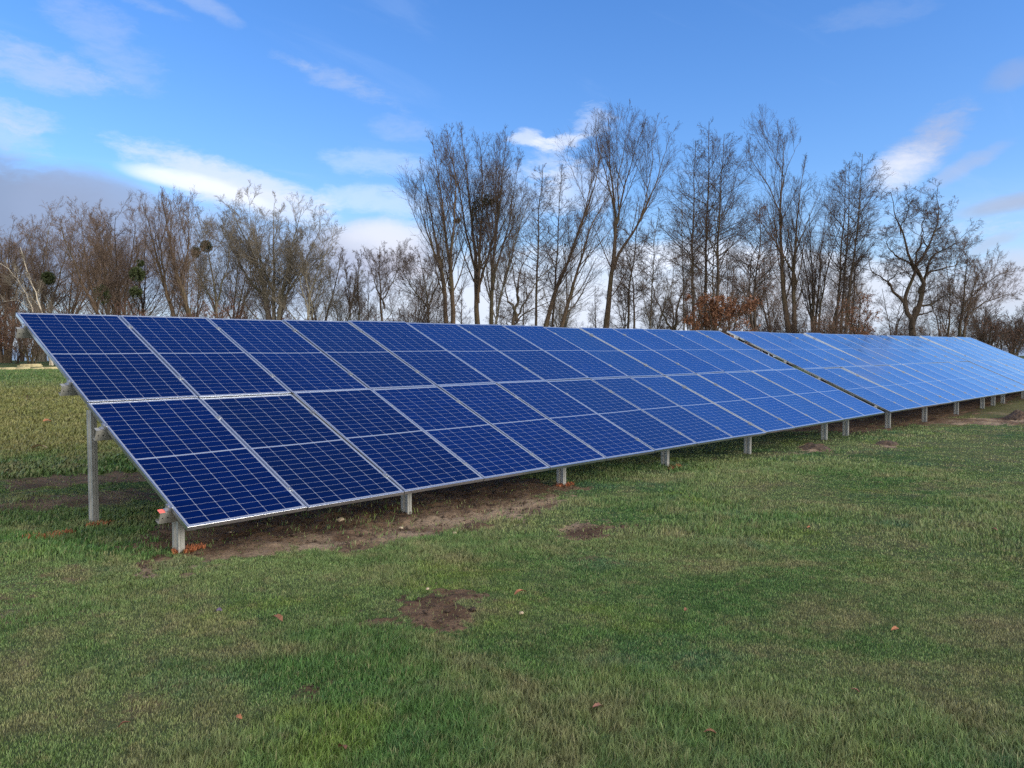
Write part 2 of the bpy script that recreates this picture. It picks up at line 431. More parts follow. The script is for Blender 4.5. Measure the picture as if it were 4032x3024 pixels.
def lawn_colour(t, co, extra=None):
    n1 = t.noise(co, .45, 4, .6); n2 = t.noise(co, 1.7, 5, .62); n3 = t.noise(co, 7.0, 5, .65)
    c = t.mix(t.ramp(n1, .35, .65), (.042, .095, .027, 1), (.092, .128, .052, 1))
    c = t.mix(t.ramp(n2, .46, .68, 0, .75), c, (.125, .118, .068, 1))
    c = t.mix(t.ramp(t.noise(co, 1.1, 5, .6), .55, .72, 0, .7), c, (.036, .086, .046, 1))
    c = t.mix(t.ramp(t.noise(t.vmath('ADD', co, (17.0, 5.0, 0)), .8, 5, .65), .54, .70, 0, .7), c, (.092, .135, .026, 1))
    c = t.mix(t.ramp(n3, .52, .74, 0, .5), c, (.150, .124, .075, 1))
    gp = t.node('ShaderNodeSeparateXYZ'); t.put(gp.inputs[0], co)
    # the bank behind the left end is drier and browner; its top is fresh green
    s = t.math('ADD', t.math('MULTIPLY', t.math('SUBTRACT', gp.outputs[0], float(CAM[0])), float(bd[0])), t.math('MULTIPLY', t.math('SUBTRACT', gp.outputs[1], float(CAM[1])), float(bd[1])))
    nb = t.math('ADD', s, t.math('MULTIPLY', t.math('SUBTRACT', n2, .5), 6.0))
    bank = t.math('MULTIPLY', t.ramp(nb, 12.5, 15.5, 0, 1), t.ramp(nb, 27.0, 24.0, 0, 1))
    c = t.mix(t.math('MULTIPLY', bank, .62), c, (.125, .108, .042, 1))
    top = t.math('MULTIPLY', t.ramp(nb, 25.0, 28.0, 0, 1), t.ramp(s, 32.5, 31.5, 0, 1))
    c = t.mix(t.math('MULTIPLY', top, .6), c, (.045, .085, .026, 1))
    return c, n3
lc, n3 = lawn_colour(t, co)
n4 = t.noise(co, 30, 5, .7); n5 = t.noise(co, 3.0, 5, .6)
lc = t.mix(t.ramp(n4, .35, .7), t.mix(1, lc, (.55, .55, .55, 1), 'MULTIPLY'), lc)
sc_ = t.mix(t.ramp(n5, .35, .66), (.080, .050, .032, 1), (.185, .126, .084, 1))
spx = t.node('ShaderNodeSeparateXYZ'); t.put(spx.inputs[0], co)
sc_ = t.mix(t.math('MULTIPLY', t.ramp(t.noise(co, 1.4, 5, .6), .40, .60, 0, .95), t.math('MULTIPLY', t.ramp(spx.outputs[1], .25, -.25), t.ramp(spx.outputs[1], -1.7, -1.3))), sc_, (.28, .215, .155, 1))
sc_ = t.mix(t.ramp(n4, .4, .75, 0, .6), sc_, (.030, .020, .015, 1))
sm = t.ramp(t.math('ADD', at_, t.math('MULTIPLY', t.math('SUBTRACT', t.noise(co, 14, 6, .7), .5), 1.1)), .22, .66)
t.put(b.inputs['Base Color'], t.mix(sm, lc, sc_))
b.inputs['Roughness'].default_value = .95; b.inputs['Specular IOR Level'].default_value = .15
bmp = t.node('ShaderNodeBump'); bmp.inputs['Strength'].default_value = .8; bmp.inputs['Distance'].default_value = .03
t.put(bmp.inputs['Height'], t.math('ADD', t.noise(co, 24, 6, .7), t.math('MULTIPLY', n3, .8)))
t.put(b.inputs['Normal'], bmp.outputs[0])
me = mesh_np('ground', V, Fq, m_ground, True); fattr(me, 'soil', soil.ravel())
tag(link('ground', me), kind='structure')

# lake far behind the tree belt
m_lake, t, b = material('lake_water')
b.inputs['Base Color'].default_value = (.05, .07, .09, 1); b.inputs['Roughness'].default_value = .22
co = t.node('ShaderNodeTexCoord').outputs['Object']
bmp = t.node('ShaderNodeBump'); bmp.inputs['Strength'].default_value = .15; t.put(bmp.inputs['Height'], t.noise(co, .6, 4, .6)); t.put(b.inputs['Normal'], bmp.outputs[0])
c0 = CAM + np.array([bd[0], bd[1], 0]) * 100; LZ = -6.9
lv = []
for s_, l_ in ((2, -2900), (2900, -2900), (2900, 2900), (2, 2900)):
    lv.append((c0[0] + bd[0] * s_ + bd[1] * l_, c0[1] + bd[1] * s_ - bd[0] * l_, LZ))
tag(link('lake', mesh_np('lake', np.array(lv), np.array([[0, 3, 2, 1]]), m_lake)), kind='structure')

# ------------------------------------------------------------------ solar tables
def panel_meshes():
    nx, ny = 8, 16
    xs = np.linspace(.011, PW - .011, nx + 1); ys = np.linspace(.011, PL - .011, ny + 1)
    gx, gy = np.meshgrid(xs, ys, indexing='ij')
    q = (1 - (2 * gx / PW - 1) ** 2) * (1 - (2 * gy / PL - 1) ** 4)
    gz = -.0018 - .0034 * q                                    # the laminate sags a little between its frame sides
    V = np.stack([gx, gy, gz], -1).reshape(-1, 3); ii = np.arange((nx + 1) * (ny + 1)).reshape(nx + 1, ny + 1)
    F = np.stack([ii[:-1, :-1], ii[1:, :-1], ii[1:, 1:], ii[:-1, 1:]], -1).reshape(-1, 4)
    V2 = V.copy(); V2[:, 2] -= .005
    me = mesh_np('solar_panel', np.vstack([V, V2]), [F, F[:, ::-1] + len(V)], m_cell, True)
    me.materials.append(m_back)
    mi = np.concatenate([np.zeros(len(F)), np.ones(len(F))]).astype(np.int32); me.polygons.foreach_set('material_index', mi)
    f = MB(); w = .011; h = .035
    f.box((0, 0, -h), (w, PL, 0)); f.box((PW - w, 0, -h), (PW, PL, 0))
    f.box((w, 0, -h), (PW - w, w, -.0003)); f.box((w, PL - w, -h), (PW - w, PL, -.0003))
    f.box((w, w, -h), (w + .018, PL - w, -h + .002)); f.box((PW - w - .018, w, -h), (PW - w, PL - w, -h + .002))
    return me, f.mesh('frame', m_alu, .0012)
me_panel, me_frame = panel_meshes()
def c_profile(h, w, th, lip, flip=1):
    """C section: web on the y=0 side, flanges towards +y (times flip), height h downwards from 0"""
    p = [(0, 0), (w, 0), (w, -lip), (w - th, -lip), (w - th, -th), (th, -th), (th, -h + th), (w - th, -h + th), (w - th, -h + lip), (w, -h + lip), (w, -h), (0, -h)]
    return [(x * flip, y) for x, y in p]
PURL = (.309, 1.641, 2.507, 3.822)
def clamp_mesh():
    m = MB(); m.box((-.018, -.03, -.004), (.018, .03, .004)); m.box((-.004, -.03, -.036), (.004, .03, -.0041))
    # bolt head
    n = 8; m.extrude([(.008 * math.cos(i * math.pi / 4), .008 * math.sin(i * math.pi / 4)) for i in range(n)], .0041, .011, 2)
    return m.mesh('clamp', m_clamp)
me_clamp = clamp_mesh()
me_endclamp = None
def end_clamp_mesh():
    m = MB(); m.box((-.026, -.03, -.036), (-.0005, .03, .003)); m.box((-.0005, -.03, .0008), (.010, .03, .003)); m.box((-.045, -.022, -.0361), (-.026, .022, -.029))
    m.extrude([(-.014 + .007 * math.cos(i * math.pi / 4), .007 * math.sin(i * math.pi / 4)) for i in range(8)], .0031, .012, 2)
    return m.mesh('end_clamp', m_clamp)
me_endclamp = end_clamp_mesh()
m_pinkpaint = simple('pink_marking_paint', (.75, .16, .14), .6, 0, .2, 40)

cT, sT = math.cos(TILT), math.sin(TILT)
def build_table(x0, ncol, yaw, posts, label, name='solar_array'):
    zb = float(terrain(x0, .3))
    root = empty(name, (x0, 0, zb), label, 'solar panels', 'rows of solar panels on the lawn')
    root.rotation_euler = (0, 0, yaw)
    def place(me, nm, x, v, n, rot=(0, 0, 0), par=root):
        """x along the row, v up the slope, n above the glass plane"""
        o = link(nm, me, par)
        o.location = (x, v * cT - n * sT, -zb + v * sT + n * cT)
        o.rotation_euler = (TILT + rot[0], rot[1], rot[2])
        return o
    for j in range(2):
        for i in range(ncol):
            jr = (random.gauss(0, .0030), random.gauss(0, .0038), random.gauss(0, .0005))
            p = place(me_panel, 'solar_panel', i * PITCHX + .0055, j * PITCHV + (.0053), random.uniform(-.001, .001), jr)
            fr = link('frame', me_frame, p)
    Lx = ncol * PITCHX
    for v in PURL:
        m = MB(); m.extrude(c_profile(.10, .052, .003, .014), -.078, Lx + .06, 0)
        pu = place(m.mesh('purlin', m_galv), 'purlin', 0, v - .026, -.0375)
        for hx in (-.055, -.015):          # punched bolt holes in the web near the visible end
            hm = MB(); hm.extrude([(hx + .006 * math.cos(i * math.pi / 4), -.05 + .006 * math.sin(i * math.pi / 4)) for i in range(8)], 0, .0008, 2)
            mh = bpy.data.meshes.new('bolt_hole'); mh.from_pydata([(x, -z_, y) for x, y, z_ in hm.v], [], hm.f); mh.materials.append(m_dark)
            link('bolt_hole', mh, pu)
        for i in range(1, ncol):
            place(me_clamp, 'clamp', i * PITCHX, v, .0045)
        c = place(me_endclamp, 'end_clamp', .005, v, 0)
    for k_, px_ in enumerate(posts):
        lx = px_ - x0
        for (yy, nm) in ((.30, 'front'), (2.0, 'rear')):
            gxw = x0 + lx * math.cos(yaw); zt = yy * math.tan(TILT) - .155
            zg = float(terrain(gxw, yy + lx * math.sin(yaw))) - .25
            m = MB()
            # sigma section: web in the y direction, flanges towards +x, with a rib in each
            w, d, th, lip = .052, .105, .0035, .016
            pr = [(0, 0), (w, 0), (w, lip), (w - th, lip), (w - th, th), (th, th), (th, d * .30), (.014 + th, d * .42), (.014 + th, d * .58), (th, d * .70), (th, d - th), (w - th, d - th), (w - th, d - lip), (w, d - lip), (w, d), (0, d), (0, d * .70), (.014, d * .58), (.014, d * .42), (0, d * .30)]
            m.extrude([(x, y) for x, y in pr], zg, zt + (.03 if yy < 1 else 0.02), 2)
            # narrow bead down the middle of the front flange
            m.box((w * .38, -.0035, zg), (w * .52, 0.0, zt))
            po = link('post', m.mesh('post', m_galv), root); po.location = (lx, yy, -zb)
        m = MB(); m.extrude([(y, z_) for y, z_ in c_profile(.078, .045, .003, .012)], 0, 3.62, 0)
        ra = MB(); ra.v = [(q[1], q[0], q[2]) for q in m.v]; ra.f = m.f
        place(ra.mesh('rafter', m_galv), 'rafter', lx + .095, .24, -.139)
    return root
m_dark = simple('dark_hole', (.01, .01, .012), .9, 0, .1)
posts1 = [0.07, 2.39, 4.80, 7.08, 9.52, 12.56, 13.60]
posts2 = [15.94, 18.37, 20.9, 23.35, 24.48, 25.57]
posts3 = [28.1, 30.5, 33.2]
tab1 = build_table(0.0, 14, 0, posts1, 'long dark blue solar array nearest the camera, two rows of panels with fourteen columns')
tab2 = build_table(15.095, 12, -.0074, posts2, 'middle solar array of the row, pale blue panels beside the dark gap')
tab3 = build_table(27.84, 7, -.0074, posts3, 'farthest solar array of the row, pale glossy panels running out of the right edge')
tab3.location.y = -.094; tab2.location.y = -.002
# marking paint on the end of the lowest rail of the near table
pl_ = MB(); pl_.box((-.084, .0, .0), (-.040, .050, .0012))
pk = link('paint_mark', pl_.mesh('paint_mark', m_pinkpaint), tab1)
v_, n_ = PURL[0] - .026, -.0371
pk.location = (0, v_ * cT - n_ * sT, -float(tab1.location.z) + v_ * sT + n_ * cT); pk.rotation_euler = (TILT, 0, 0)

# ------------------------------------------------------------------ grass
def blades(x, y, h, w, lean, azi=None):
    n = len(x); z = terrain(x, y)
    s_ = soil_at(x, y)
    az = rng.uniform(0, 2 * np.pi, n) if azi is None else azi
    wx, wy = np.cos(az), np.sin(az)                                  # width direction
    la = rng.normal(.2, 1.3, n)                                      # lean direction, a slight common drift
    lx, ly = np.cos(la), np.sin(la)
    b0 = np.stack([x - wx * w, y - wy * w, z - .006], 1); b1 = np.stack([x + wx * w, y + wy * w, z - .006], 1)
    mx_ = x + lx * lean * h * .38; my_ = y + ly * lean * h * .38; mz = z + h * .62
    m0 = np.stack([mx_ - wx * w * .8, my_ - wy * w * .8, mz], 1); m1 = np.stack([mx_ + wx * w * .8, my_ + wy * w * .8, mz], 1)
    tz = z + h * np.sqrt(np.clip(1 - (lean * .8) ** 2 * .5, .2, 1))
    tp = np.stack([x + lx * lean * h, y + ly * lean * h, tz], 1)
    V = np.stack([b0, b1, m1, m0, tp], 1).reshape(-1, 3)
    o = np.arange(n)[:, None] * 5
    return V, o + np.array([0, 1, 2, 3]), o + np.array([3, 2, 4]), np.repeat(rng.random(n), 5)
def wedge(n, r0, r1, power=1.0, a0=-36, a1=36):
    az = YAW + np.radians(rng.uniform(a0, a1, n)); u_ = rng.random(n)
    r = (r0 ** power + (r1 ** power - r0 ** power) * u_) ** (1 / power)
    return CAM[0] + np.sin(az) * r, CAM[1] + np.cos(az) * r, r
Vs, Q4, T3, RN = [], [], [], []; off = 0
def add_blades(x, y, h, w, lean):
    global off
    s_ = soil_at(x, y)
    keep = rng.random(len(x)) > sstep(s_, .30, .62) * .94
    x, y, h, w, lean = x[keep], y[keep], h[keep], w[keep], lean[keep]
    V_, q_, t_, r_ = blades(x, y, h, w, lean)
    Vs.append(V_); Q4.append(q_ + off); T3.append(t_ + off); RN.append(r_); off += len(V_)
def lush(x, y): return sstep(fbm(x * .55 + 3.1, y * .55 - 1.7, 3, 55), .42, .62)
for (n_, r0, r1, pw_, wd, hh, aa) in ((460000, 2.6, 7.0, 1.1, .0015, 1.0, 43), (265000, 6.0, 13.0, 1.2, .0032, .95, 42), (175000, 11.0, 24.0, 1.2, .0065, .9, 42)):
    x, y, r = wedge(n_, r0, r1, pw_, -aa, aa)
    lu = lush(x, y)
    cm = fbm(x * 4.5, y * 4.5, 3, 66)
    h = (.009 + .029 * lu) * (.45 + 1.15 * cm) * rng.uniform(.45, 1.4, len(x)) * hh + .005
    add_blades(x, y, h, wd * rng.uniform(.6, 1.4, len(x)), np.clip(rng.normal(.55, .3, len(x)), .05, 1.1))
nt = 520                                                            # separate taller tufts
tx, ty, r = wedge(nt, 3.0, 15, 1.3, -36, 36); tl = rng.uniform(.5, 1.0, nt) * (.4 + .6 * lush(tx, ty))
ti = np.repeat(np.arange(nt), 70); ga = rng.uniform(0, 6.28, len(ti)); gr = np.abs(rng.normal(0, .035, len(ti))) * (.7 + tl[ti])
add_blades(tx[ti] + gr * np.cos(ga), ty[ti] + gr * np.sin(ga), tl[ti] * .062 * rng.uniform(.4, 1.2, len(ti)), .0020 * rng.uniform(.6, 1.3, len(ti)), np.clip(rng.normal(.6, .3, len(ti)), .05, 1.15))
x, y, r = wedge(90000, 12, 34, 1.2, -36, -20)                       # the bank on the left
add_blades(x, y, .06 * rng.uniform(.5, 1.4, len(x)), .011 * rng.uniform(.6, 1.4, len(x)), np.clip(rng.normal(.6, .3, len(x)), .05, 1.1))
m_grass, t, b = material('grass_blades')
co = t.node('ShaderNodeNewGeometry').outputs['Position']
rr = t.node('ShaderNodeAttribute', attribute_name='rnd').outputs['Fac']
lc, _ = lawn_colour(t, co)
lc = t.mix(1, lc, (2.0, 2.05, 1.85, 1), 'MULTIPLY')
clp = t.ramp(t.noise(co, 11, 4, .6), .38, .60)
lc = t.mix(clp, t.mix(1, lc, (.62, .62, .62, 1), 'MULTIPLY'), lc)
lc = t.mix(t.ramp(rr, 0, .6, .75, 0, False), lc, t.mix(1, lc, (.46, .54, .50, 1), 'MULTIPLY'))
lc = t.mix(t.ramp(rr, .86, 1.0, 0, .8, False), lc, (.24, .23, .13, 1))
t.put(b.inputs['Base Color'], lc); b.inputs['Roughness'].default_value = .55; b.inputs['Specular IOR Level'].default_value = .3
me = mesh_np('grass', np.vstack(Vs), [np.vstack(Q4), np.vstack(T3)], m_grass); fattr(me, 'rnd', np.concatenate(RN))
tag(link('grass', me), kind='stuff', label='rough winter lawn grass in mixed green and straw tones', cat='grass')
del Vs, Q4, T3, RN

# ------------------------------------------------------------------ small things on the ground
def clod_mesh(name, r, hgt, mat, seed, n=26):
    k_ = n; u_ = np.linspace(-1, 1, k_); X_, Y_ = np.meshgrid(u_, u_, indexing='ij'); rr_ = np.hypot(X_, Y_)
    lump = fbm(X_ * 3 + seed, Y_ * 3, 4, seed)
    z_ = hgt * (np.clip(1 - rr_ ** 1.6, 0, 1)) * (.45 + 1.1 * lump) - .03 * (rr_ > .92)
    V_ = np.stack([X_ * r * (1 + .3 * (lump - .5)), Y_ * r * .8, z_], -1).reshape(-1, 3)
    ii = np.arange(k_ * k_).reshape(k_, k_)
    F_ = np.stack([ii[:-1, :-1], ii[1:, :-1], ii[1:, 1:], ii[:-1, 1:]], -1).reshape(-1, 4)
    return mesh_np(name, V_, F_, mat, False)
m_soil, t, b = material('dug_soil')
co = t.node('ShaderNodeTexCoord').outputs['Object']
t.put(b.inputs['Base Color'], t.mix(t.ramp(t.noise(co, 18, 6, .7), .35, .68), (.030, .020, .016, 1), (.115, .078, .055, 1)))
b.inputs['Roughness'].default_value = .95
bmp = t.node('ShaderNodeBump'); bmp.inputs['Strength'].default_value = 1; bmp.inputs['Distance'].default_value = .03; t.put(bmp.inputs['Height'], t.noise(co, 30, 6, .7)); t.put(b.inputs['Normal'], bmp.outputs[0])
for (px, py, r, h, sd, lab) in ((3205, 1768, .34, .09, 3, 'low reddish brown molehill on the lawn below the far end of the near array'),
                                (3490, 1750, .26, .075, 8, 'small dark molehill on the lawn near the gap between the arrays'),
                                (4025, 1650, .55, .21, 13, 'grey brown heap of dug earth at the right edge of the picture')):
    p = ground(px, py); o = link('soil_mound', clod_mesh('soil_mound', r, h, m_soil, sd, 34), None, p); tag(o, lab, 'soil mound', 'mounds of soil on the lawn')
m_stone = simple('pale_stone', (.36, .30, .22), .85, 0, .3, 20)
def stone_mesh(s, seed):
    import bmesh
    bm = bmesh.new(); bmesh.ops.create_icosphere(bm, subdivisions=2, radius=s)
    r_ = random.Random(seed); off_ = [r_.uniform(.75, 1.2) for _ in bm.verts]
    for v_, o_ in zip(bm.verts, off_): v_.co = Vector((v_.co.x * 1.2 * o_, v_.co.y * o_, v_.co.z * .75 * o_))
    me = bpy.data.meshes.new('stone'); bm.to_mesh(me); bm.free(); me.materials.append(m_stone); return me
for i, (px, py, s, lab) in enumerate(((1340, 2052, .030, 'largest pale stone, standing on the dark soil under the near panels'), (1578, 2083, .018, 'small sandy stone lying in the middle of the soil strip'),
                                      (1790, 2103, .018, 'flat pale stone at the grass edge of the sandy strip'), (1422, 2040, .011, 'tiny white pebble on the dark soil right of the largest stone'),
                                      (905, 2100, .014, 'grey pebble on the dark soil just behind the first front post'), (2053, 2430, .012, 'pale round pebble in the grass below the orange leaf'),
                                      (1683, 2333, .010, 'white pebble at the upper rim of the round bare patch'))):
    p = ground(px, py); o = link('stone', stone_mesh(s, i), None, (p[0], p[1], p[2] + s * .45 + (.02 if i > 4 else .0))); tag(o, lab, 'stone', 'stones on the ground')
def leaf_mat(c): return simple('dry_leaf', c, .7, 0, .3, 40)
def leaf_mesh(L, w, mat, seed):
    r_ = random.Random(seed); n = 9; V_ = []; 
    for i in range(n):
        s_ = i / (n - 1); ww = w * math.sin(math.pi * s_ ** .8) ** .8 * (1 + r_.uniform(-.15, .15)) + .0006; zz = L * .18 * math.sin(s_ * 3.1) + .004 * r_.random()
        V_ += [(s_ * L - L / 2, -ww, zz + ww * .35), (s_ * L - L / 2, 0, zz - ww * .1), (s_ * L - L / 2, ww, zz + ww * .35)]
    F_ = []
    for i in range(n - 1):
        for j in range(2): F_.append((i * 3 + j, i * 3 + j + 1, i * 3 + j + 4, i * 3 + j + 3))
    V2 = [(a_, b_, c_ - .0012) for a_, b_, c_ in V_]; k_ = len(V_)
    me = bpy.data.meshes.new('dead_leaf'); me.from_pydata(V_ + V2, [], F_ + [tuple(q + k_ for q in reversed(f)) for f in F_]); me.materials.append(mat); return me
BR, OR, PK, PU = (.19, .085, .045), (.31, .13, .065), (.23, .11, .08), (.13, .10, .16)
for i, (px, py, L, c, lab) in enumerate((
        (2049, 2355, .085, OR, 'bright orange dry leaf to the right of the round bare patch'),
        (2355, 2812, .062, PK, 'pinkish brown dry leaf in the long grass at bottom centre'),
        (3523, 2498, .055, OR, 'rusty orange dry leaf with dark stem in the right half of the lawn'),
        (3367, 2743, .040, PK, 'narrow upright reddish leaf near the bottom right'),
        (943, 2848, .040, OR, 'pale orange leaf fragment in short grass at bottom left of centre'),
        (1345, 2975, .060, BR, 'reddish brown leaf at the bottom edge below the bare patch'),
        (490, 2880, .050, BR, 'dark brown crumpled leaf at the bottom left of the lawn'),
        (3186, 2090, .055, OR, 'small orange leaf on the lawn in front of the molehills'),
        (3915, 2098, .060, PK, 'pale tan leaf on the lawn near the right edge'),
        (862, 2424, .060, PU, 'purple grey leaf on the lawn below the first post'),
        (1090, 2458, .090, BR, 'long curled brown leaf between the purple leaf and the bare patch'),
        (2795, 2912, .05, BR, 'brown leaf at the bottom edge right of centre'),
        (2700, 2420, .05, BR, 'grey brown leaf in the lush grass right of the orange leaf'),
        (155, 1778, .26, (.42, .33, .20), 'long pale straw leaf on the grass behind the left post'),
        (185, 1667, .17, OR, 'orange leaf lying on the bank at the far left'))):
    p = ground(px, py); o = link('dead_leaf', leaf_mesh(L, L * .22, leaf_mat(c), i), None, (p[0], p[1], p[2] + .022 + L * .08))
    o.rotation_euler = (random.uniform(-.5, .5), random.uniform(-.4, .4), random.uniform(0, 6)); tag(o, lab, 'leaf', 'fallen leaves on the lawn')
m_orange = simple('orange_marking_paint', (.30, .105, .045), .7, 0, .45, 25)
for i, (px, py, rx, n_, lab) in enumerate(((190, 2112, .17, 420, 'orange spray paint mark on the grass left of the rear post'),
                                            (742, 2168, .11, 520, 'orange painted grass at the foot of the nearest front post'),
                                            (392, 2068, .10, 300, 'orange painted grass around the foot of the tall rear post'),
                                            (2225, 1912, .13, 260, 'orange painted grass at the foot of the third front post'),
                                            (2650, 1842, .16, 200, 'dull orange painted grass at the foot of the fourth front post'))):
    p = ground(px, py); r_ = np.sqrt(rng.random(n_)) * rx; a_ = rng.uniform(0, 6.28, n_)
    x = p[0] + r_ * np.cos(a_) * 1.25; y = p[1] + r_ * np.sin(a_) * .55
    k_ = fbm(x * 14, y * 14, 3, 91 + i) > .38; x, y = x[k_], y[k_]
    V_, q_, t_, _ = blades(x, y, rng.uniform(.012, .045, len(x)), rng.uniform(.003, .006, len(x)), np.clip(rng.normal(.7, .25, len(x)), .1, 1.1))
    V_ = V_ - p; o = link('paint_mark', mesh_np('paint_mark', V_, [q_, t_], m_orange), None, p); tag(o, lab, 'paint mark', 'orange marking paint on the ground')

# crumbs and clods of the dug soil
nC = 16000; cx = rng.uniform(-1.2, 9.0, nC); cy = rng.uniform(-3.6, 1.6, nC); m_ = soil_at(cx, cy) > .45; cx, cy = cx[m_], cy[m_]
near = np.hypot(cx - CAM[0], cy - CAM[1]) < 11; cx, cy = cx[near][:5200], cy[near][:5200]; nC = len(cx)
oct_ = np.array([(1, 0, 0), (0, 1, 0), (-1, 0, 0), (0, -1, 0), (0, 0, .8), (0, 0, -.6)]); of_ = np.array([(0, 1, 4), (1, 2, 4), (2, 3, 4), (3, 0, 4), (1, 0, 5), (2, 1, 5), (3, 2, 5), (0, 3, 5)])
sz_ = rng.uniform(.003, .011, nC) * (1 + 1.6 * (rng.random(nC) > .94)); jit = rng.uniform(.6, 1.35, (nC, 6, 3)); aa_ = rng.uniform(0, 6.28, nC)
vv_ = oct_[None] * jit * sz_[:, None, None]; vx = vv_[..., 0] * np.cos(aa_)[:, None] - vv_[..., 1] * np.sin(aa_)[:, None]; vy = vv_[..., 0] * np.sin(aa_)[:, None] + vv_[..., 1] * np.cos(aa_)[:, None]
Vc = np.stack([vx + cx[:, None], vy + cy[:, None], vv_[..., 2] + terrain(cx, cy)[:, None] + .006], -1).reshape(-1, 3)
Fc = (np.arange(nC)[:, None, None] * 6 + of_[None]).reshape(-1, 3)
tag(link('soil_crumbs', mesh_np('soil_crumbs', Vc, Fc, m_soil)), 'loose crumbs and clods scattered over the bare soil', 'soil', kind='stuff')
# pale timber edging along the crest of the bank
m_timber = simple('pale_timber', (.40, .35, .20), .8, 0, .3, 5)
pA = ground(-260, 1462); edge = empty('timber_edging', pA, 'row of pale timber edging boards along the crest of the bank', 'edging')
dirv = ground(420, 1450) - pA; dirv[2] = 0; Ltot = np.linalg.norm(dirv); dirv /= Ltot; nb_ = 12
for i in range(nb_):
    L_ = Ltot / nb_; p = pA + dirv * L_ * (i + .5); zz = float(terrain(p[0], p[1]))
    m = MB(); m.box((-L_ * .49, -.10, -.06), (L_ * .49, .10, .085))
    o = link('board', m.mesh('board', m_timber, .012), edge); o.location = (p[0] - pA[0], p[1] - pA[1], zz - pA[2]); o.rotation_euler = (0, 0, math.atan2(dirv[1], dirv[0]) + random.uniform(-.03, .03))
p = at(118, 1440, 36); zz = float(terrain(p[0], p[1]))
m = MB(); m.box((-.45, -.2, 0), (.45, .2, .07)); m.box((-.35, -.17, .0702), (.42, .15, .13))
o = link('board_stack', m.mesh('board_stack', m_timber, .01), None, (p[0], p[1], zz)); o.rotation_euler = (0, 0, .3); tag(o, 'two pale boards lying stacked at the foot of the trees', 'boards')

# ------------------------------------------------------------------ trees
def bark(name, c1, c2, moss=0):
    m, t, b = material(name)
    co = t.node('ShaderNodeNewGeometry').outputs['Position']
    mp_ = t.node('ShaderNodeMapping'); mp_.inputs['Scale'].default_value = (1, 1, .25); t.put(mp_.inputs[0], co)
    n_ = t.noise(mp_.outputs[0], 9, 6, .65); n2_ = t.noise(co, .5, 3, .5)
    c = t.mix(t.ramp(n_, .3, .7), tuple(c1) + (1,), tuple(c2) + (1,))
    if moss: c = t.mix(t.ramp(n2_, .45, .65, 0, moss), c, (.075, .085, .035, 1))
    t.put(b.inputs['Base Color'], c); b.inputs['Roughness'].default_value = .9; b.inputs['Specular IOR Level'].default_value = .2
    return m
B_brown = bark('brown_bark', (.062, .047, .037), (.150, .110, .080), .25)
B_dark = bark('dark_bark', (.034, .027, .024), (.092, .072, .058), .25)
B_grey = bark('grey_bark', (.11, .10, .085), (.24, .22, .185), .4)
B_pale = bark('pale_bark', (.20, .19, .16), (.40, .37, .31), .2)
B_birch, t, b = material('birch_bark')
co = t.node('ShaderNodeNewGeometry').outputs['Position']
t.put(b.inputs['Base Color'], t.mix(t.ramp(t.noise(co, 5, 5, .7), .56, .66), (.46, .42, .35, 1), (.10, .08, .07, 1))); b.inputs['Roughness'].default_value = .8
T_brown = bark('brown_twigs', (.105, .078, .064), (.205, .150, .120))
T_dark = bark('dark_twigs', (.050, .038, .034), (.108, .080, .068))
T_grey = bark('grey_twigs', (.11, .098, .082), (.22, .195, .16))
T_red = bark('reddish_twigs', (.095, .056, .046), (.190, .108, .085))

def tubes(P, R, S):
    """P (N,K,3) centre lines, R (N,K) radii -> vertices and quads"""
    Nn, K, _ = P.shape
    T = np.gradient(P, axis=1); T /= np.linalg.norm(T, axis=2, keepdims=True) + 1e-9
    ref = np.where(np.abs(T[:, :1, 2:3]) > .85, np.array([1., 0, 0]), np.array([0, 0, 1.])); ref = np.broadcast_to(ref, T.shape)
    A = np.cross(T, ref); A /= np.linalg.norm(A, axis=2, keepdims=True) + 1e-9; Bv = np.cross(T, A)
    ang = np.arange(S) * 2 * np.pi / S
    V_ = P[:, :, None, :] + R[:, :, None, None] * (A[:, :, None, :] * np.cos(ang)[:, None] + Bv[:, :, None, :] * np.sin(ang)[:, None])
    idx = np.arange(Nn * K * S).reshape(Nn, K, S)
    a_ = idx[:, :-1]; b_ = idx[:, 1:]
    F_ = np.stack([a_, np.roll(a_, -1, 2), np.roll(b_, -1, 2), b_], -1).reshape(-1, 4)
    return V_.reshape(-1, 3), F_
def grow(P0, d, L, K, crook, trop, r):
    Nn = len(P0); P = np.zeros((Nn, K, 3)); P[:, 0] = P0; d = d.copy()
    tr = np.asarray(trop, float)
    for k_ in range(1, K):
        d = d + r.normal(0, crook, (Nn, 3)); d[:, 2] += tr
        d /= np.linalg.norm(d, axis=1, keepdims=True) + 1e-9
        P[:, k_] = P[:, k_ - 1] + d * (L / (K - 1))[:, None]
    return P
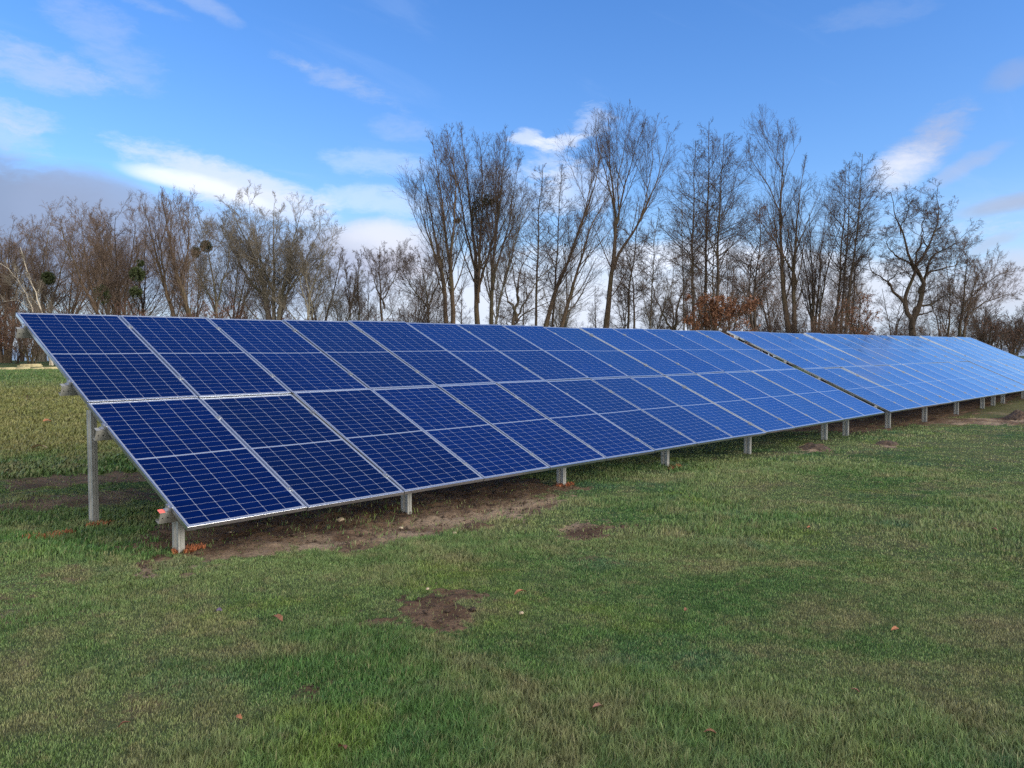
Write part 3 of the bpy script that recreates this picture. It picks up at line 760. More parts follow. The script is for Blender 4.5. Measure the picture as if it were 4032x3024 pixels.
def kids(P, R, L, n, t0, t1, ang, ratio, shape, K, crook, trop, rf, rmin, slender, r, Lmax=1e9, angj=.15):
    Nn, Kp, _ = P.shape
    if np.isscalar(n): cnt = np.full(Nn, n)
    else: cnt = n
    pi_ = np.repeat(np.arange(Nn), cnt)
    j_ = np.concatenate([np.arange(c) for c in cnt]) if len(cnt) else np.zeros(0)
    tt = t0 + (t1 - t0) * (j_ + r.random(len(pi_))) / np.repeat(cnt, cnt)
    f = tt * (Kp - 1); i0 = np.minimum(f.astype(int), Kp - 2); fr = (f - i0)[:, None]
    pos = P[pi_, i0] * (1 - fr) + P[pi_, i0 + 1] * fr
    tan = P[pi_, i0 + 1] - P[pi_, i0]; tan /= np.linalg.norm(tan, axis=1, keepdims=True) + 1e-9
    rad = R[pi_, i0] * (1 - fr[:, 0]) + R[pi_, i0 + 1] * fr[:, 0]
    rv = r.normal(0, 1, (len(pi_), 3)); pr = rv - (rv * tan).sum(1, keepdims=True) * tan; pr /= np.linalg.norm(pr, axis=1, keepdims=True) + 1e-9
    a_ = (ang + r.normal(0, angj, len(pi_)))[:, None]
    d = np.cos(a_) * tan + np.sin(a_) * pr
    s_ = (tt - t0) / (t1 - t0 + 1e-9)
    Lc = L[pi_] * ratio * shape(s_) * r.uniform(.65, 1.2, len(pi_)); Lc = np.minimum(Lc, Lmax)
    Pc = grow(pos, d, Lc, K, crook, trop, r)
    r0 = np.maximum(np.minimum(rad * rf, Lc * slender), rmin)
    Rc = r0[:, None] * np.linspace(1, .35, K)[None, :]; Rc = np.maximum(Rc, rmin * .7)
    return Pc, Rc, Lc
one = lambda s: np.ones_like(s)
KIND = {   # number of limbs, t-range, angle, length ratio, shape; then branches, twigs, twiglets
    'vase': dict(n1=24, t0=.24, a1=.48, l1=.36, sh=lambda s: 1.08 - .84 * s, cr=.06, tr=.10, n2=8, a2=.52, l2=.46, n3=4, a3=.6, l3=.55, n4=3, l4=.65),
    'round': dict(n1=17, t0=.20, a1=.72, l1=.44, sh=lambda s: 1.0 - .66 * s, cr=.09, tr=.08, n2=9, a2=.62, l2=.48, n3=6, a3=.65, l3=.50, n4=4, l4=.58),
    'alder': dict(n1=44, t0=.30, a1=.98, l1=.155, sh=lambda s: (.45 + 1.5 * s) * (1.02 - s) * 1.6 + .12, cr=.09, tr=.045, n2=9, a2=.75, l2=.44, n3=7, a3=.8, l3=.5, n4=0, l4=.5),
    'oak': dict(n1=20, t0=.25, a1=.95, l1=.30, sh=lambda s: 1.0 - .35 * s, cr=.17, tr=.05, n2=8, a2=.85, l2=.50, n3=6, a3=.85, l3=.50, n4=4, l4=.5),
    'shrub': dict(n1=9, t0=.12, a1=.62, l1=.42, sh=lambda s: 1.0 - .45 * s, cr=.12, tr=.05, n2=8, a2=.7, l2=.50, n3=6, a3=.75, l3=.5, n4=0, l4=.5),
}
def smooth_line(pts, K, r, wob):
    pts = np.array(pts, float); seg = np.linalg.norm(np.diff(pts, axis=0), axis=1); s = np.concatenate([[0], np.cumsum(seg)]); L = s[-1]
    # Catmull-like smoothing by dense linear sampling followed by averaging
    q = np.linspace(0, L, K * 4); P = np.stack([np.interp(q, s, pts[:, i]) for i in range(3)], 1)
    for _ in range(6): P[1:-1] = (P[:-2] + 2 * P[1:-1] + P[2:]) / 4
    P = P[np.linspace(0, len(P) - 1, K).astype(int)]
    w = np.cumsum(r.normal(0, wob, (K, 3)), axis=0); w -= np.linspace(0, 1, K)[:, None] * w[-1]; w[:, 2] *= .2
    return P + w, L
def tree_meshes(stems, kind, mt, mc, seed, rmin=.0055, dens=1.0, leaf=None, leafn=0, spreadk=1.0, leafr=(0.0, 1.0), leafs=.05, cones=False, t0=None):
    """stems: list of (points, base radius, tip radius); returns trunk mesh and crown mesh in world coordinates"""
    r = np.random.default_rng(seed); k = KIND[kind]; K0 = 18
    P0 = []; R0 = []; L0 = []
    for pts, ra, rb in stems:
        p_, L_ = smooth_line(pts, K0, r, .035 if kind != 'oak' else .07)
        P0.append(p_); R0.append(rb + (ra - rb) * (1 - np.linspace(0, 1, K0)) ** 1.35); L0.append(L_)
    P0, R0, L0 = np.array(P0), np.array(R0), np.array(L0)
    Lm = L0.max(); n1 = np.maximum(3, (k['n1'] * dens * L0 / Lm).astype(int))
    sp = spreadk
    P1, R1, L1 = kids(P0, R0, L0 * 0 + Lm, n1, (t0 if t0 is not None else k['t0']), .99, k['a1'], k['l1'] * sp, k['sh'], 9, k['cr'], k['tr'], .5, rmin * 1.5, .0125 if kind != 'oak' else .017, r)
    n2 = np.maximum(3, (k['n2'] * np.clip(L1 / np.median(L1), .5, 1.6)).astype(int))
    P2, R2, L2 = kids(P1, R1, L1, n2, .18, 1.0, k['a2'], k['l2'], lambda s: 1.1 - .5 * s, 7, k['cr'] * 1.1, k['tr'] * .8, .55, rmin * 1.15, .010, r)
    P3, R3, L3 = kids(P2, R2, L2, k['n3'], .2, 1.0, k['a3'], k['l3'], lambda s: 1.1 - .4 * s, 4, k['cr'] * 1.2, k['tr'] * .6, .55, rmin * .9, .008, r)
    tv = []; tf = []; o_ = 0
    for (P, R, S) in ((P0, R0, 9), (P1, R1, 5)):
        v_, f_ = tubes(P, R, S); tv.append(v_); tf.append(f_ + o_); o_ += len(v_)
    trunk = (np.vstack(tv), np.vstack(tf))
    cv = []; cf = []; o_ = 0; lv_ = [(P2, R2, 3), (P3, R3, 3)]
    tipP = P3
    if k['n4']:
        P4, R4, L4 = kids(P3, R3, L3, k['n4'], .2, 1.0, .65, k['l4'], one, 2, .12, .04, .6, rmin * .7, .006, r)
        lv_.append((P4, R4, 3)); tipP = P4
    for (P, R, S) in lv_:
        v_, f_ = tubes(P, R, S); cv.append(v_); cf.append(f_ + o_); o_ += len(v_)
    crown = (np.vstack(cv), np.vstack(cf))
    lf = None
    if leafn:
        src = np.concatenate([P3.reshape(-1, 3), tipP[:, -1]]); zmin = P0[..., 2].min(); zmax = P0[..., 2].max()
        hrel = (src[:, 2] - zmin) / (zmax - zmin); src = src[(hrel >= leafr[0]) & (hrel <= leafr[1])]
        if len(src):
            clump = fbm(src[:, 0] * 1.1 + 40, src[:, 2] * 1.1 + src[:, 1] * .7, 3, seed) ; src = src[clump > .42] if not cones else src
            q = src[r.integers(0, len(src), leafn)] + r.normal(0, .05, (leafn, 3)); s_ = leafs * r.uniform(.5, 1.3, leafn)
            d1 = r.normal(0, 1, (leafn, 3)); d1 /= np.linalg.norm(d1, axis=1, keepdims=True); d2 = np.cross(d1, r.normal(0, 1, (leafn, 3))); d2 /= np.linalg.norm(d2, axis=1, keepdims=True)
            a_ = q - d1 * s_[:, None]; c_ = q + d1 * s_[:, None]; b_ = q + d2 * (s_ * .5)[:, None]; e_ = q - d2 * (s_ * .5)[:, None]
            lf = (np.stack([a_, b_, c_, e_], 1).reshape(-1, 3), np.arange(leafn * 4).reshape(-1, 4))
    return trunk, crown, lf
def dfac(px): return float(np.interp(px, [0, 500, 1700, 3000, 4100], [1.0, 1.02, 1.36, 1.6, 1.75]))
def make_tree(name, label, cat, depth, stems_px, kind, mt, mc, seed, rad=.2, rtip=.03, group='bare trees behind the panels', **kw):
    """stems_px: list of pixel traces (first point at the foot), all at one distance in metres; each stem runs down into the ground"""
    r = np.random.default_rng(seed + 500); mleaf = kw.pop('leafmat', None); fork = kw.pop('fork', False)
    bx, by = stems_px[0][0][:2]; q_ = dfac(bx); depth *= q_; rad *= q_ * (.62 if kind != 'shrub' else .9); rtip = .012 * q_; kw['rmin'] = kw.get('rmin', .0055) * (.6 + .4 * q_)
    base = None; stems = []
    for si, tr_ in enumerate(stems_px):
        tr_ = list(tr_); tr_[-1] = (tr_[-1][0], tr_[-1][1] + {'vase': 24, 'round': 26, 'oak': 30}.get(kind, 6))
        dd = depth + (0 if si == 0 else r.uniform(-.5, .5))
        tip_off = r.uniform(-2.0, 2.0) if len(stems_px) > 1 else r.uniform(-1, 1)
        pts = []
        n_ = len(tr_)
        for i, q in enumerate(tr_):
            f_ = i / (n_ - 1); pts.append(at(q[0], q[1], depth + tip_off * f_ ** 1.3))
        # extend the foot to the ground unless this stem forks off another
        sc_r = tr_[0][2] if len(tr_[0]) > 2 else 1.0
        r_st = rad * sc_r
        if tr_[0][1] >= 1256 and not fork:
            g0 = at(tr_[0][0], 1400, depth); zg = float(terrain(g0[0], g0[1]))
            if pts[0][2] > zg + .1:
                dx = (pts[0] - pts[1]); dx = dx / max(abs(dx[2]), .3) * min(1.0, (pts[0][2] - zg) / 2)
                pts = [np.array([pts[0][0] + dx[0] * .5, pts[0][1] + dx[1] * .5, zg - .15])] + pts
        elif si:                                         # a limb that forks off: start it on the axis of the nearest stem
            best = None
            for ps, ra_, rb_ in stems:
                pd, _ = smooth_line(ps, 60, np.random.default_rng(0), 0.0)
                dd_ = (pd - CAM) @ np.stack([RGT, UPV], 1) / ((pd - CAM) @ FWD)[:, None]; q0 = (pts[0] - CAM) @ np.stack([RGT, UPV], 1) / ((pts[0] - CAM) @ FWD)
                e_ = np.hypot(*(dd_ - q0).T); j = int(e_.argmin())
                if best is None or e_[j] < best[0]: best = (e_[j], pd[j], rb_ + (ra_ - rb_) * (1 - j / 59) ** 1.35, pd[max(0, j - 3)])
            sh_ = best[1] - pts[0]
            pts = [pt_ + sh_ * (1 - i / (len(pts) - 1)) ** 1.5 for i, pt_ in enumerate(pts)]
            pts = [best[3]] + pts; r_st = min(r_st, best[2] * .9)
        stems.append((pts, r_st, max(rtip * sc_r, .010)))
    base = np.array(stems[0][0][0]); base[2] += .15
    (tv, tf), (cv, cf), lf = tree_meshes(stems, kind, mt, mc, seed, **kw)
    root = empty(name, base, label, cat, group)
    link('trunk', mesh_np('trunk', tv - base, tf, mt, True), root)
    link('crown', mesh_np('crown', cv - base, cf, mc), root)
    if lf is not None: link('foliage', mesh_np('foliage', lf[0] - base, lf[1], mleaf), root)
    return root
def auto(bx, tx, ty, n=1, spread=60, by=1290):
    """pixel traces for n stems from one foot to tops spread around tx"""
    out = []
    for i in range(n):
        f_ = 0 if n == 1 else (i / (n - 1) - .5) * 2
        topx = tx + f_ * spread; topy = ty + abs(f_) * spread * .35
        out.append([(bx + f_ * 12, by), (bx + (topx - bx) * .25 + f_ * 8, by + (topy - by) * .4), (bx + (topx - bx) * .68, by + (topy - by) * .72), (topx, topy)])
    return out
m_leafbrown, t, b = material('withered_leaves')
co = t.node('ShaderNodeNewGeometry').outputs['Position']
t.put(b.inputs['Base Color'], t.mix(t.ramp(t.noise(co, 9, 4, .6), .35, .65), (.070, .028, .017, 1), (.260, .115, .055, 1))); b.inputs['Roughness'].default_value = .7
m_cone = simple('dark_cones', (.035, .024, .022), .8, 0, .4, 20)
m_leafdull = simple('dull_leaves', (.15, .075, .05), .8, 0, .4, 6)
S = 1.8228     # photo pixels per pixel of the overview the traces were read from

# --- left grove
make_tree('bare_tree', 'brown hazy tree at the extreme left edge of the grove', 'tree', 46, auto(20, 40, 900, 3, 70, 1400), 'round', B_brown, T_brown, 1, .22)
make_tree('bare_tree', 'broad brown tree behind the white birch', 'tree', 50, auto(160, 200, 850, 3, 90, 1400), 'round', B_grey, T_brown, 2, .22)
make_tree('birch_tree', 'leaning birch with a white trunk near the left end of the array', 'tree', 39,
          [[(196, 1425), (165, 1290), (132, 1190), (105, 1080), (80, 950)], [(150, 1240, .5), (100, 1140), (40, 1060), (-20, 1000)], [(168, 1290, .4), (120, 1220), (60, 1180), (10, 1165)]], 'vase', B_birch, T_grey, 3, .11, .02, dens=.5, spreadk=.6)
make_tree('bare_tree', 'tree with brown spreading limbs leaning left, its top behind the second panel', 'tree', 43,
          [[(395, 1260), (330, 1130), (265, 960), (235, 850)], [(370, 1210, .8), (345, 1050), (330, 900), (318, 815)], [(390, 1240, .7), (420, 1080), (400, 950), (390, 870)]], 'round', B_brown, T_brown, 4, .24, spreadk=.8)
make_tree('bare_tree', 'dense brown tree between the leaning tree and the tall double trunk', 'tree', 47, auto(470, 455, 830, 3, 80, 1280), 'round', B_dark, T_brown, 5, .2)
make_tree('bare_tree', 'tall tree with two dark trunks leaning left above the second column of panels', 'tree', 41,
          [[(690, 1260), (640, 1060), (600, 900), (560, 780)], [(748, 1262, .95), (690, 1060), (650, 880), (632, 740)], [(672, 1150, .7), (640, 960), (680, 820), (660, 760)], [(700, 1130, .5), (740, 960), (735, 860), (720, 800)]], 'vase', B_brown, T_brown, 6, .27, spreadk=.8)
make_tree('bare_tree', 'greyish tree carrying two dark mistletoe balls high in its crown', 'tree', 44,
          [[(850, 1260), (830, 1080), (800, 930), (780, 830)], [(846, 1200, .7), (770, 1060), (740, 950), (715, 850)], [(852, 1220, .7), (900, 1050), (900, 940), (860, 850)]], 'round', B_grey, T_grey, 7, .2, spreadk=.75)
make_tree('bare_tree', 'large rounded tree with pale grey limbs, the widest crown of the left grove', 'tree', 42,
          [[(1060, 1270), (1040, 1120), (980, 980), (900, 780)], [(1075, 1270, .9), (1080, 1080), (1075, 920), (1080, 775)], [(1090, 1270, .9), (1120, 1100), (1150, 940), (1190, 790)], [(1050, 1180, .6), (960, 1060), (900, 960), (870, 860)], [(1080, 1150, .6), (1020, 1000), (990, 860), (985, 765)], [(1100, 1200, .6), (1190, 1050), (1240, 940), (1265, 860)]], 'round', B_grey, T_grey, 8, .28, spreadk=.72, dens=1.35)
make_tree('bare_tree', 'smaller grey tree leaning against the right side of the wide pale tree', 'tree', 40,
          [[(1215, 1275), (1225, 1150), (1260, 1040), (1310, 930)], [(1218, 1240, .7), (1180, 1120), (1190, 1010), (1200, 920)]], 'round', B_pale, T_grey, 9, .15)
make_tree('bare_tree', 'slim dark sapling right of the left grove', 'tree', 38, auto(1400, 1385, 960, 2, 40, 1280), 'vase', B_dark, T_dark, 10, .09, dens=.7, spreadk=.7)
make_tree('bare_tree', 'low dark tree with a small round top standing alone before the grey cloud', 'tree', 37,
          [[(1510, 1275), (1508, 1160), (1500, 1060), (1495, 945)], [(1508, 1190, .7), (1470, 1100), (1440, 1020), (1430, 970)], [(1510, 1180, .7), (1550, 1090), (1570, 1020), (1580, 975)]], 'round', B_dark, T_dark, 11, .14, dens=.7, spreadk=.7)
make_tree('bare_tree', 'dark bushy tree at the left foot of the tall group in the middle', 'tree', 39,
          [[(1690, 1275), (1685, 1150), (1660, 1060), (1650, 975)], [(1688, 1220, .7), (1620, 1120), (1580, 1060), (1560, 1010)], [(1692, 1200, .7), (1730, 1100), (1750, 1020), (1760, 990)]], 'round', B_dark, T_dark, 12, .15, spreadk=.8)
# --- middle group
make_tree('bare_tree', 'tall upright tree at the left of the middle group with five slender limbs', 'tree', 41,
          [[(1752, 1270), (1745, 1100), (1700, 880), (1660, 640)], [(1785, 1270, 1.0), (1770, 1080), (1730, 800), (1700, 520)], [(1765, 1080, .75), (1790, 900), (1800, 700), (1770, 500)], [(1740, 1060, .6), (1690, 940), (1655, 820), (1640, 700)]], 'vase', B_brown, T_dark, 13, .26, spreadk=.72)
make_tree('bare_tree', 'tall tree with a dark clump of mistletoe in the middle of its crown', 'tree', 42,
          [[(1885, 1272), (1880, 1000), (1850, 760), (1815, 485)], [(1892, 1150, .8), (1900, 900), (1900, 700), (1885, 520)], [(1878, 1120, .7), (1830, 920), (1800, 720), (1760, 490)], [(1900, 1120, .6), (1950, 940), (1960, 780), (1935, 640)]], 'vase', B_brown, T_dark, 14, .28, spreadk=.72)
make_tree('bare_tree', 'tall tree leaning right with a feathery fan top beside the mistletoe tree', 'tree', 40,
          [[(1940, 1275), (1945, 1060), (1975, 780), (1995, 515)], [(1955, 1100, .7), (2010, 900), (2035, 720), (2045, 600)], [(1948, 980, .5), (1950, 800), (1958, 640), (1945, 540)]], 'vase', B_dark, T_dark, 15, .21, spreadk=.7)
make_tree('bare_tree', 'pale barked tree leaning right behind the tall middle trees', 'tree', 45,
          [[(1955, 1275), (1990, 1120), (2030, 960), (2085, 760)], [(2005, 1080, .6), (2010, 940), (2030, 820), (2040, 740)]], 'vase', B_pale, T_grey, 16, .16, spreadk=.8)
make_tree('bare_tree', 'low dark tree with wide crooked limbs at the centre of the picture', 'tree', 37,
          [[(2032, 1280), (2035, 1180), (2050, 1080), (2090, 960)], [(2034, 1240, .7), (1990, 1150), (1960, 1080), (1945, 1000)], [(2036, 1250, .7), (2110, 1150), (2160, 1070), (2200, 1000)], [(2030, 1270, .6), (2090, 1230), (2180, 1180), (2230, 1150)], [(2036, 1180, .5), (2020, 1080), (2010, 1000), (2030, 930)]], 'oak', B_dark, T_dark, 17, .2, dens=.6, spreadk=.8)
make_tree('alder_tree', 'slender straight alder, left one of the pair right of the mistletoe tree', 'tree', 40, [[(2110, 1280), (2115, 1050), (2125, 820), (2138, 640)]], 'alder', B_dark, T_dark, 18, .14, .015, leafmat=m_cone, leafn=1500, cones=True, leafs=.028, leafr=(.4, 1))
make_tree('alder_tree', 'slender straight alder, right one of the pair right of the mistletoe tree', 'tree', 42, [[(2175, 1280), (2185, 1050), (2195, 830), (2212, 642)]], 'alder', B_dark, T_dark, 19, .13, .015, leafmat=m_cone, leafn=1500, cones=True, leafs=.028, leafr=(.4, 1))
make_tree('bare_tree', 'strongly slanting tree with two parallel trunks leaning to the right', 'tree', 40,
          [[(2150, 1280), (2190, 1150), (2260, 950), (2330, 780), (2375, 545)], [(2200, 1285, .9), (2250, 1130), (2320, 900), (2400, 760), (2440, 700)], [(2290, 880, .6), (2310, 740), (2340, 620), (2350, 520)]], 'vase', B_brown, T_dark, 20, .24, spreadk=.68)
make_tree('bare_tree', 'tallest tree of the row, forking low into a wide vase of limbs', 'tree', 42,
          [[(2385, 1290), (2405, 1120), (2425, 1005), (2425, 860), (2400, 640), (2395, 440)], [(2425, 1010, .75), (2500, 900), (2590, 700), (2640, 500)], [(2426, 900, .7), (2460, 760), (2500, 600), (2540, 460)], [(2428, 860, .6), (2430, 700), (2465, 540), (2470, 430)], [(2420, 800, .55), (2390, 680), (2350, 560), (2345, 455)], [(2540, 830, .45), (2580, 640), (2570, 540), (2600, 455)]], 'vase', B_brown, T_dark, 21, .30, spreadk=.62)
make_tree('bare_tree', 'pair of thin dark trunks standing under the right limb of the tallest tree', 'tree', 38,
          [[(2478, 1290), (2486, 1120), (2500, 960), (2520, 800)], [(2495, 1290, .9), (2495, 1150), (2470, 1020), (2450, 930)]], 'alder', B_dark, T_dark, 22, .13, .02)
make_tree('alder_tree', 'thin pale alder right of the tallest tree', 'tree', 40, [[(2564, 1292), (2575, 1100), (2585, 950), (2597, 815)]], 'alder', B_grey, T_dark, 23, .09, .012)
make_tree('bare_tree', 'low spreading tree with crooked dark limbs left of the three tall alders', 'tree', 36,
          [[(2655, 1298), (2665, 1220), (2700, 1120), (2725, 1010)], [(2650, 1285, .8), (2600, 1180), (2575, 1090), (2570, 1020)], [(2655, 1270, .6), (2640, 1150), (2650, 1060), (2640, 985)]], 'oak', B_dark, T_dark, 24, .16, dens=.6, spreadk=.8)
make_tree('alder_tree', 'thin short alder just left of the three tall alders', 'tree', 41, [[(2690, 1295), (2685, 1100), (2682, 900), (2684, 760)]], 'alder', B_grey, T_dark, 25, .09, .012)
make_tree('alder_tree', 'left one of the three tall alders, narrow with dark cone clusters', 'tree', 38, [[(2728, 1296), (2725, 1050), (2735, 780), (2738, 548)]], 'alder', B_dark, T_dark, 26, .16, .015, leafmat=m_cone, leafn=2200, cones=True, leafs=.03, leafr=(.4, 1))
make_tree('alder_tree', 'middle and tallest one of the three tall alders', 'tree', 39, [[(2785, 1296), (2785, 1000), (2790, 720), (2792, 472)]], 'alder', B_dark, T_dark, 27, .17, .015, leafmat=m_cone, leafn=2400, cones=True, leafs=.03, leafr=(.4, 1))
make_tree('alder_tree', 'right one of the three tall alders, bulging dark crown', 'tree', 37, [[(2818, 1296), (2826, 1000), (2838, 760), (2852, 522)], [(2812, 1290, .6), (2806, 1100), (2830, 880), (2815, 740)]], 'alder', B_dark, T_dark, 28, .16, .015, spreadk=1.15, leafmat=m_cone, leafn=2600, cones=True, leafs=.03, leafr=(.35, 1))
make_tree('beech_bush', 'bush with rust brown withered leaves behind the end of the near array', 'bush', 33,
          [[(2800, 1300), (2790, 1240), (2775, 1190), (2765, 1150)], [(2830, 1300, .8), (2850, 1240), (2870, 1200), (2880, 1160)], [(2860, 1300, .8), (2900, 1250), (2925, 1210), (2930, 1180)], [(2780, 1300, .6), (2755, 1260), (2745, 1220), (2745, 1200)]], 'shrub', B_dark, T_brown, 29, .08, dens=1.2, spreadk=.9, leafmat=m_leafbrown, leafn=9500, leafs=.07)
# --- right group
make_tree('bare_tree', 'dark narrow tree with clinging dead leaves left of the big brown tree', 'tree', 37, [[(2975, 1305), (2975, 1120), (2995, 950), (2990, 800)], [(2965, 1300, .8), (2945, 1150), (2960, 1000), (3010, 900)]], 'alder', B_dark, T_dark, 30, .14, .015, spreadk=1.25, leafmat=m_leafdull, leafn=3500, leafs=.04, leafr=(.4, 1))
make_tree('bare_tree', 'big brown tree right of the three alders with a bare forked top', 'tree', 39,
          [[(3110, 1308), (3090, 1120), (3078, 900), (3082, 700), (3090, 520)], [(3085, 860, .6), (3030, 740), (2960, 640), (2945, 560)], [(3130, 1308, .9), (3125, 1100), (3130, 900), (3160, 700), (3170, 620)], [(3083, 700, .5), (3040, 600), (3010, 540), (3000, 500)], [(3090, 720, .5), (3120, 630), (3135, 580), (3142, 545)], [(3135, 1000, .6), (3180, 880), (3210, 800), (3225, 740)], [(3125, 1080, .6), (3060, 960), (3000, 880), (2970, 820)]], 'vase', B_brown, T_dark, 31, .27, spreadk=.66)
make_tree('bare_tree', 'brown twiggy tree with many thin stems right of the big brown tree', 'tree', 40, auto(3210, 3220, 800, 4, 100, 1310), 'vase', B_dark, T_brown, 32, .13, spreadk=.9, dens=.5)
make_tree('alder_tree', 'left one of the three slanting alders near the oak', 'tree', 38, [[(3285, 1310), (3295, 1100), (3315, 860), (3328, 645)]], 'alder', B_dark, T_dark, 33, .13, .015, leafmat=m_cone, leafn=1300, cones=True, leafs=.03, leafr=(.4, 1))
make_tree('alder_tree', 'middle one of the three slanting alders near the oak', 'tree', 40, [[(3310, 1310), (3325, 1080), (3338, 840), (3346, 628)]], 'alder', B_dark, T_dark, 34, .13, .015, leafmat=m_cone, leafn=1300, cones=True, leafs=.03, leafr=(.4, 1))
make_tree('alder_tree', 'right and tallest one of the three slanting alders, swept to the right', 'tree', 37, [[(3335, 1310), (3350, 1080), (3380, 840), (3396, 600)]], 'alder', B_dark, T_dark, 35, .15, .015, spreadk=1.25, leafmat=m_cone, leafn=1800, cones=True, leafs=.03, leafr=(.4, 1))
make_tree('beech_bush', 'small bush with orange brown leaves left of the oak', 'bush', 34,
          [[(3375, 1315), (3375, 1250), (3385, 1190), (3380, 1150)], [(3365, 1315, .8), (3350, 1260), (3340, 1220), (3335, 1200)], [(3390, 1315, .8), (3405, 1260), (3412, 1220), (3410, 1190)]], 'shrub', B_dark, T_brown, 36, .06, spreadk=.8, leafmat=m_leafbrown, leafn=2200, leafs=.06)
Z = lambda *q: [(2500 + .6926 * p_[0], 400 + .6926 * p_[1]) + tuple(p_[2:]) for p_ in q]
oak = [Z((1577, 1330), (1572, 1250), (1600, 1190), (1622, 1110), (1638, 1040), (1605, 980), (1575, 940), (1545, 880), (1532, 790), (1512, 715), (1482, 650), (1470, 560), (1452, 470)),
       Z((1568, 1245, .85), (1530, 1190), (1512, 1125), (1550, 1070), (1582, 1000), (1600, 940), (1635, 880), (1665, 820), (1680, 760), (1712, 700), (1722, 610), (1708, 540), (1720, 450)),
       Z((1512, 1125, .65), (1475, 1092), (1430, 1040), (1385, 992), (1348, 970), (1338, 900), (1350, 830)),
       Z((1560, 930, .6), (1500, 895), (1450, 862), (1418, 820), (1420, 785), (1450, 760), (1460, 720)),
       Z((1640, 1040, .65), (1668, 960), (1680, 900), (1720, 862), (1770, 850), (1825, 815), (1868, 775), (1885, 700)),
       Z((1672, 970, .5), (1740, 955), (1800, 935), (1835, 900), (1880, 880)),
       Z((1618, 1165, .5), (1700, 1150), (1760, 1112), (1800, 1092), (1850, 1078)),
       Z((1592, 1220, .35), (1650, 1205), (1672, 1190), (1690, 1150)),
       Z((1590, 960, .5), (1585, 880), (1608, 800), (1612, 720), (1635, 640), (1640, 560)),
       Z((1690, 745, .4), (1740, 700), (1780, 650), (1790, 590)),
       Z((1665, 820, .4), (1640, 760), (1655, 690), (1668, 620), (1660, 560)),
       Z((1512, 715, .35), (1545, 660), (1560, 600), (1550, 540)),
       Z((1430, 1040, .35), (1470, 990), (1490, 960), (1540, 950))]
make_tree('oak_tree', 'lone crooked oak with sinuous dark limbs near the right end of the row', 'tree', 36, oak, 'oak', B_dark, T_dark, 37, .235, .03, fork=True, dens=1.05, spreadk=.60, t0=.25, leafmat=m_leafdull, leafn=3000, leafs=.035, leafr=(.3, 1))
make_tree('bare_tree', 'thin tree close to the right of the oak', 'tree', 38, [[(3735, 1328), (3738, 1200), (3735, 1100), (3725, 1010)], [(3738, 1150, .7), (3765, 1060), (3775, 1000), (3790, 950)]], 'round', B_brown, T_brown, 38, .11, dens=.8)
make_tree('bare_tree', 'bushy twin stemmed tree with wind swept twigs, last tree of the row on the right', 'tree', 37,
          [[(3775, 1328), (3790, 1220), (3800, 1110), (3812, 960)], [(3788, 1328, .9), (3805, 1220), (3840, 1100), (3890, 1000)], [(3795, 1200, .6), (3860, 1130), (3930, 1080), (3985, 1040)], [(3800, 1250, .5), (3880, 1190), (3960, 1160), (4010, 1140)]], 'round', B_dark, T_brown, 39, .15, spreadk=.75)
for i, (bx, tx, ty, n_, lab) in enumerate(((3900, 3900, 1245, 5, 'dark low thicket just behind the far corner of the arrays'), (3985, 3990, 1275, 6, 'dark brown thicket at the right edge behind the far array'), (4070, 4060, 1235, 6, 'tall dark shrub cut off by the right picture edge'))):
    make_tree('shrub', lab, 'shrub', 31 + i, auto(bx, tx, ty, n_, 70, 1400), 'shrub', B_dark, T_dark, 60 + i, .05, group='dark shrubs at the right', dens=1.2, spreadk=1.1, rmin=.007, leafmat=m_leafdull, leafn=900, leafs=.045)

# --- understorey shrubs along the tree line: a few kinds built once, then copied
def proto_shrub(seed, mt, mc, ns=6, H=4.0, leafn=0):
    r = random.Random(seed); stems = []
    for i in range(ns):
        a_ = r.uniform(0, 6.28); q = r.uniform(.2, .9) * H * .35; h_ = H * r.uniform(.6, 1)
        stems.append(([(0.08 * math.cos(a_), .08 * math.sin(a_), -.1), (q * .35 * math.cos(a_), q * .35 * math.sin(a_), h_ * .35), (q * math.cos(a_), q * math.sin(a_), h_)], .045, .012))
    tr_, cr_, lf = tree_meshes(stems, 'shrub', mt, mc, seed, dens=1.1, leafn=leafn, leafs=.045)
    return mesh_np('trunk', tr_[0], tr_[1], mt, True), mesh_np('crown', cr_[0], cr_[1], mc), (mesh_np('foliage', lf[0], lf[1], m_leafdull) if lf else None)
protos = [proto_shrub(201, B_dark, T_red, 6, 4.2, 900), proto_shrub(202, B_dark, T_brown, 8, 3.6, 500), proto_shrub(203, B_dark, T_dark, 5, 4.8), proto_shrub(204, B_brown, T_red, 7, 3.4, 1200)]
def place_shrub(px, depth, sc, k_, lab, grp):
    depth *= dfac(px); sc *= dfac(px); p = at(px, 1400, depth); z_ = float(terrain(p[0], p[1])); tm, cm, lm = protos[k_]
    e = empty('shrub', (p[0], p[1], z_), lab, 'shrub', grp); e.scale = (sc * random.uniform(.9, 1.3), sc * random.uniform(.9, 1.3), sc); e.rotation_euler = (0, 0, random.uniform(0, 6.28))
    link('trunk', tm, e); link('crown', cm, e)
    if lm: link('foliage', lm, e)
rs = random.Random(8)
for i in range(34):
    place_shrub(-560 + i * 68 + rs.uniform(-20, 20), rs.uniform(38, 48), rs.uniform(.5, .85), rs.choice([0, 1, 1, 2, 3]), 'reddish brown bare shrub in the thicket at the foot of the left grove', 'undergrowth shrubs of the left grove')
for i in range(16):
    place_shrub(1700 + i * 78 + rs.uniform(-25, 25), rs.uniform(40, 50), rs.uniform(.3, .5), rs.choice([1, 2, 2, 3]), 'low bare shrub among the trunks of the tall middle trees', 'undergrowth shrubs of the middle trees')
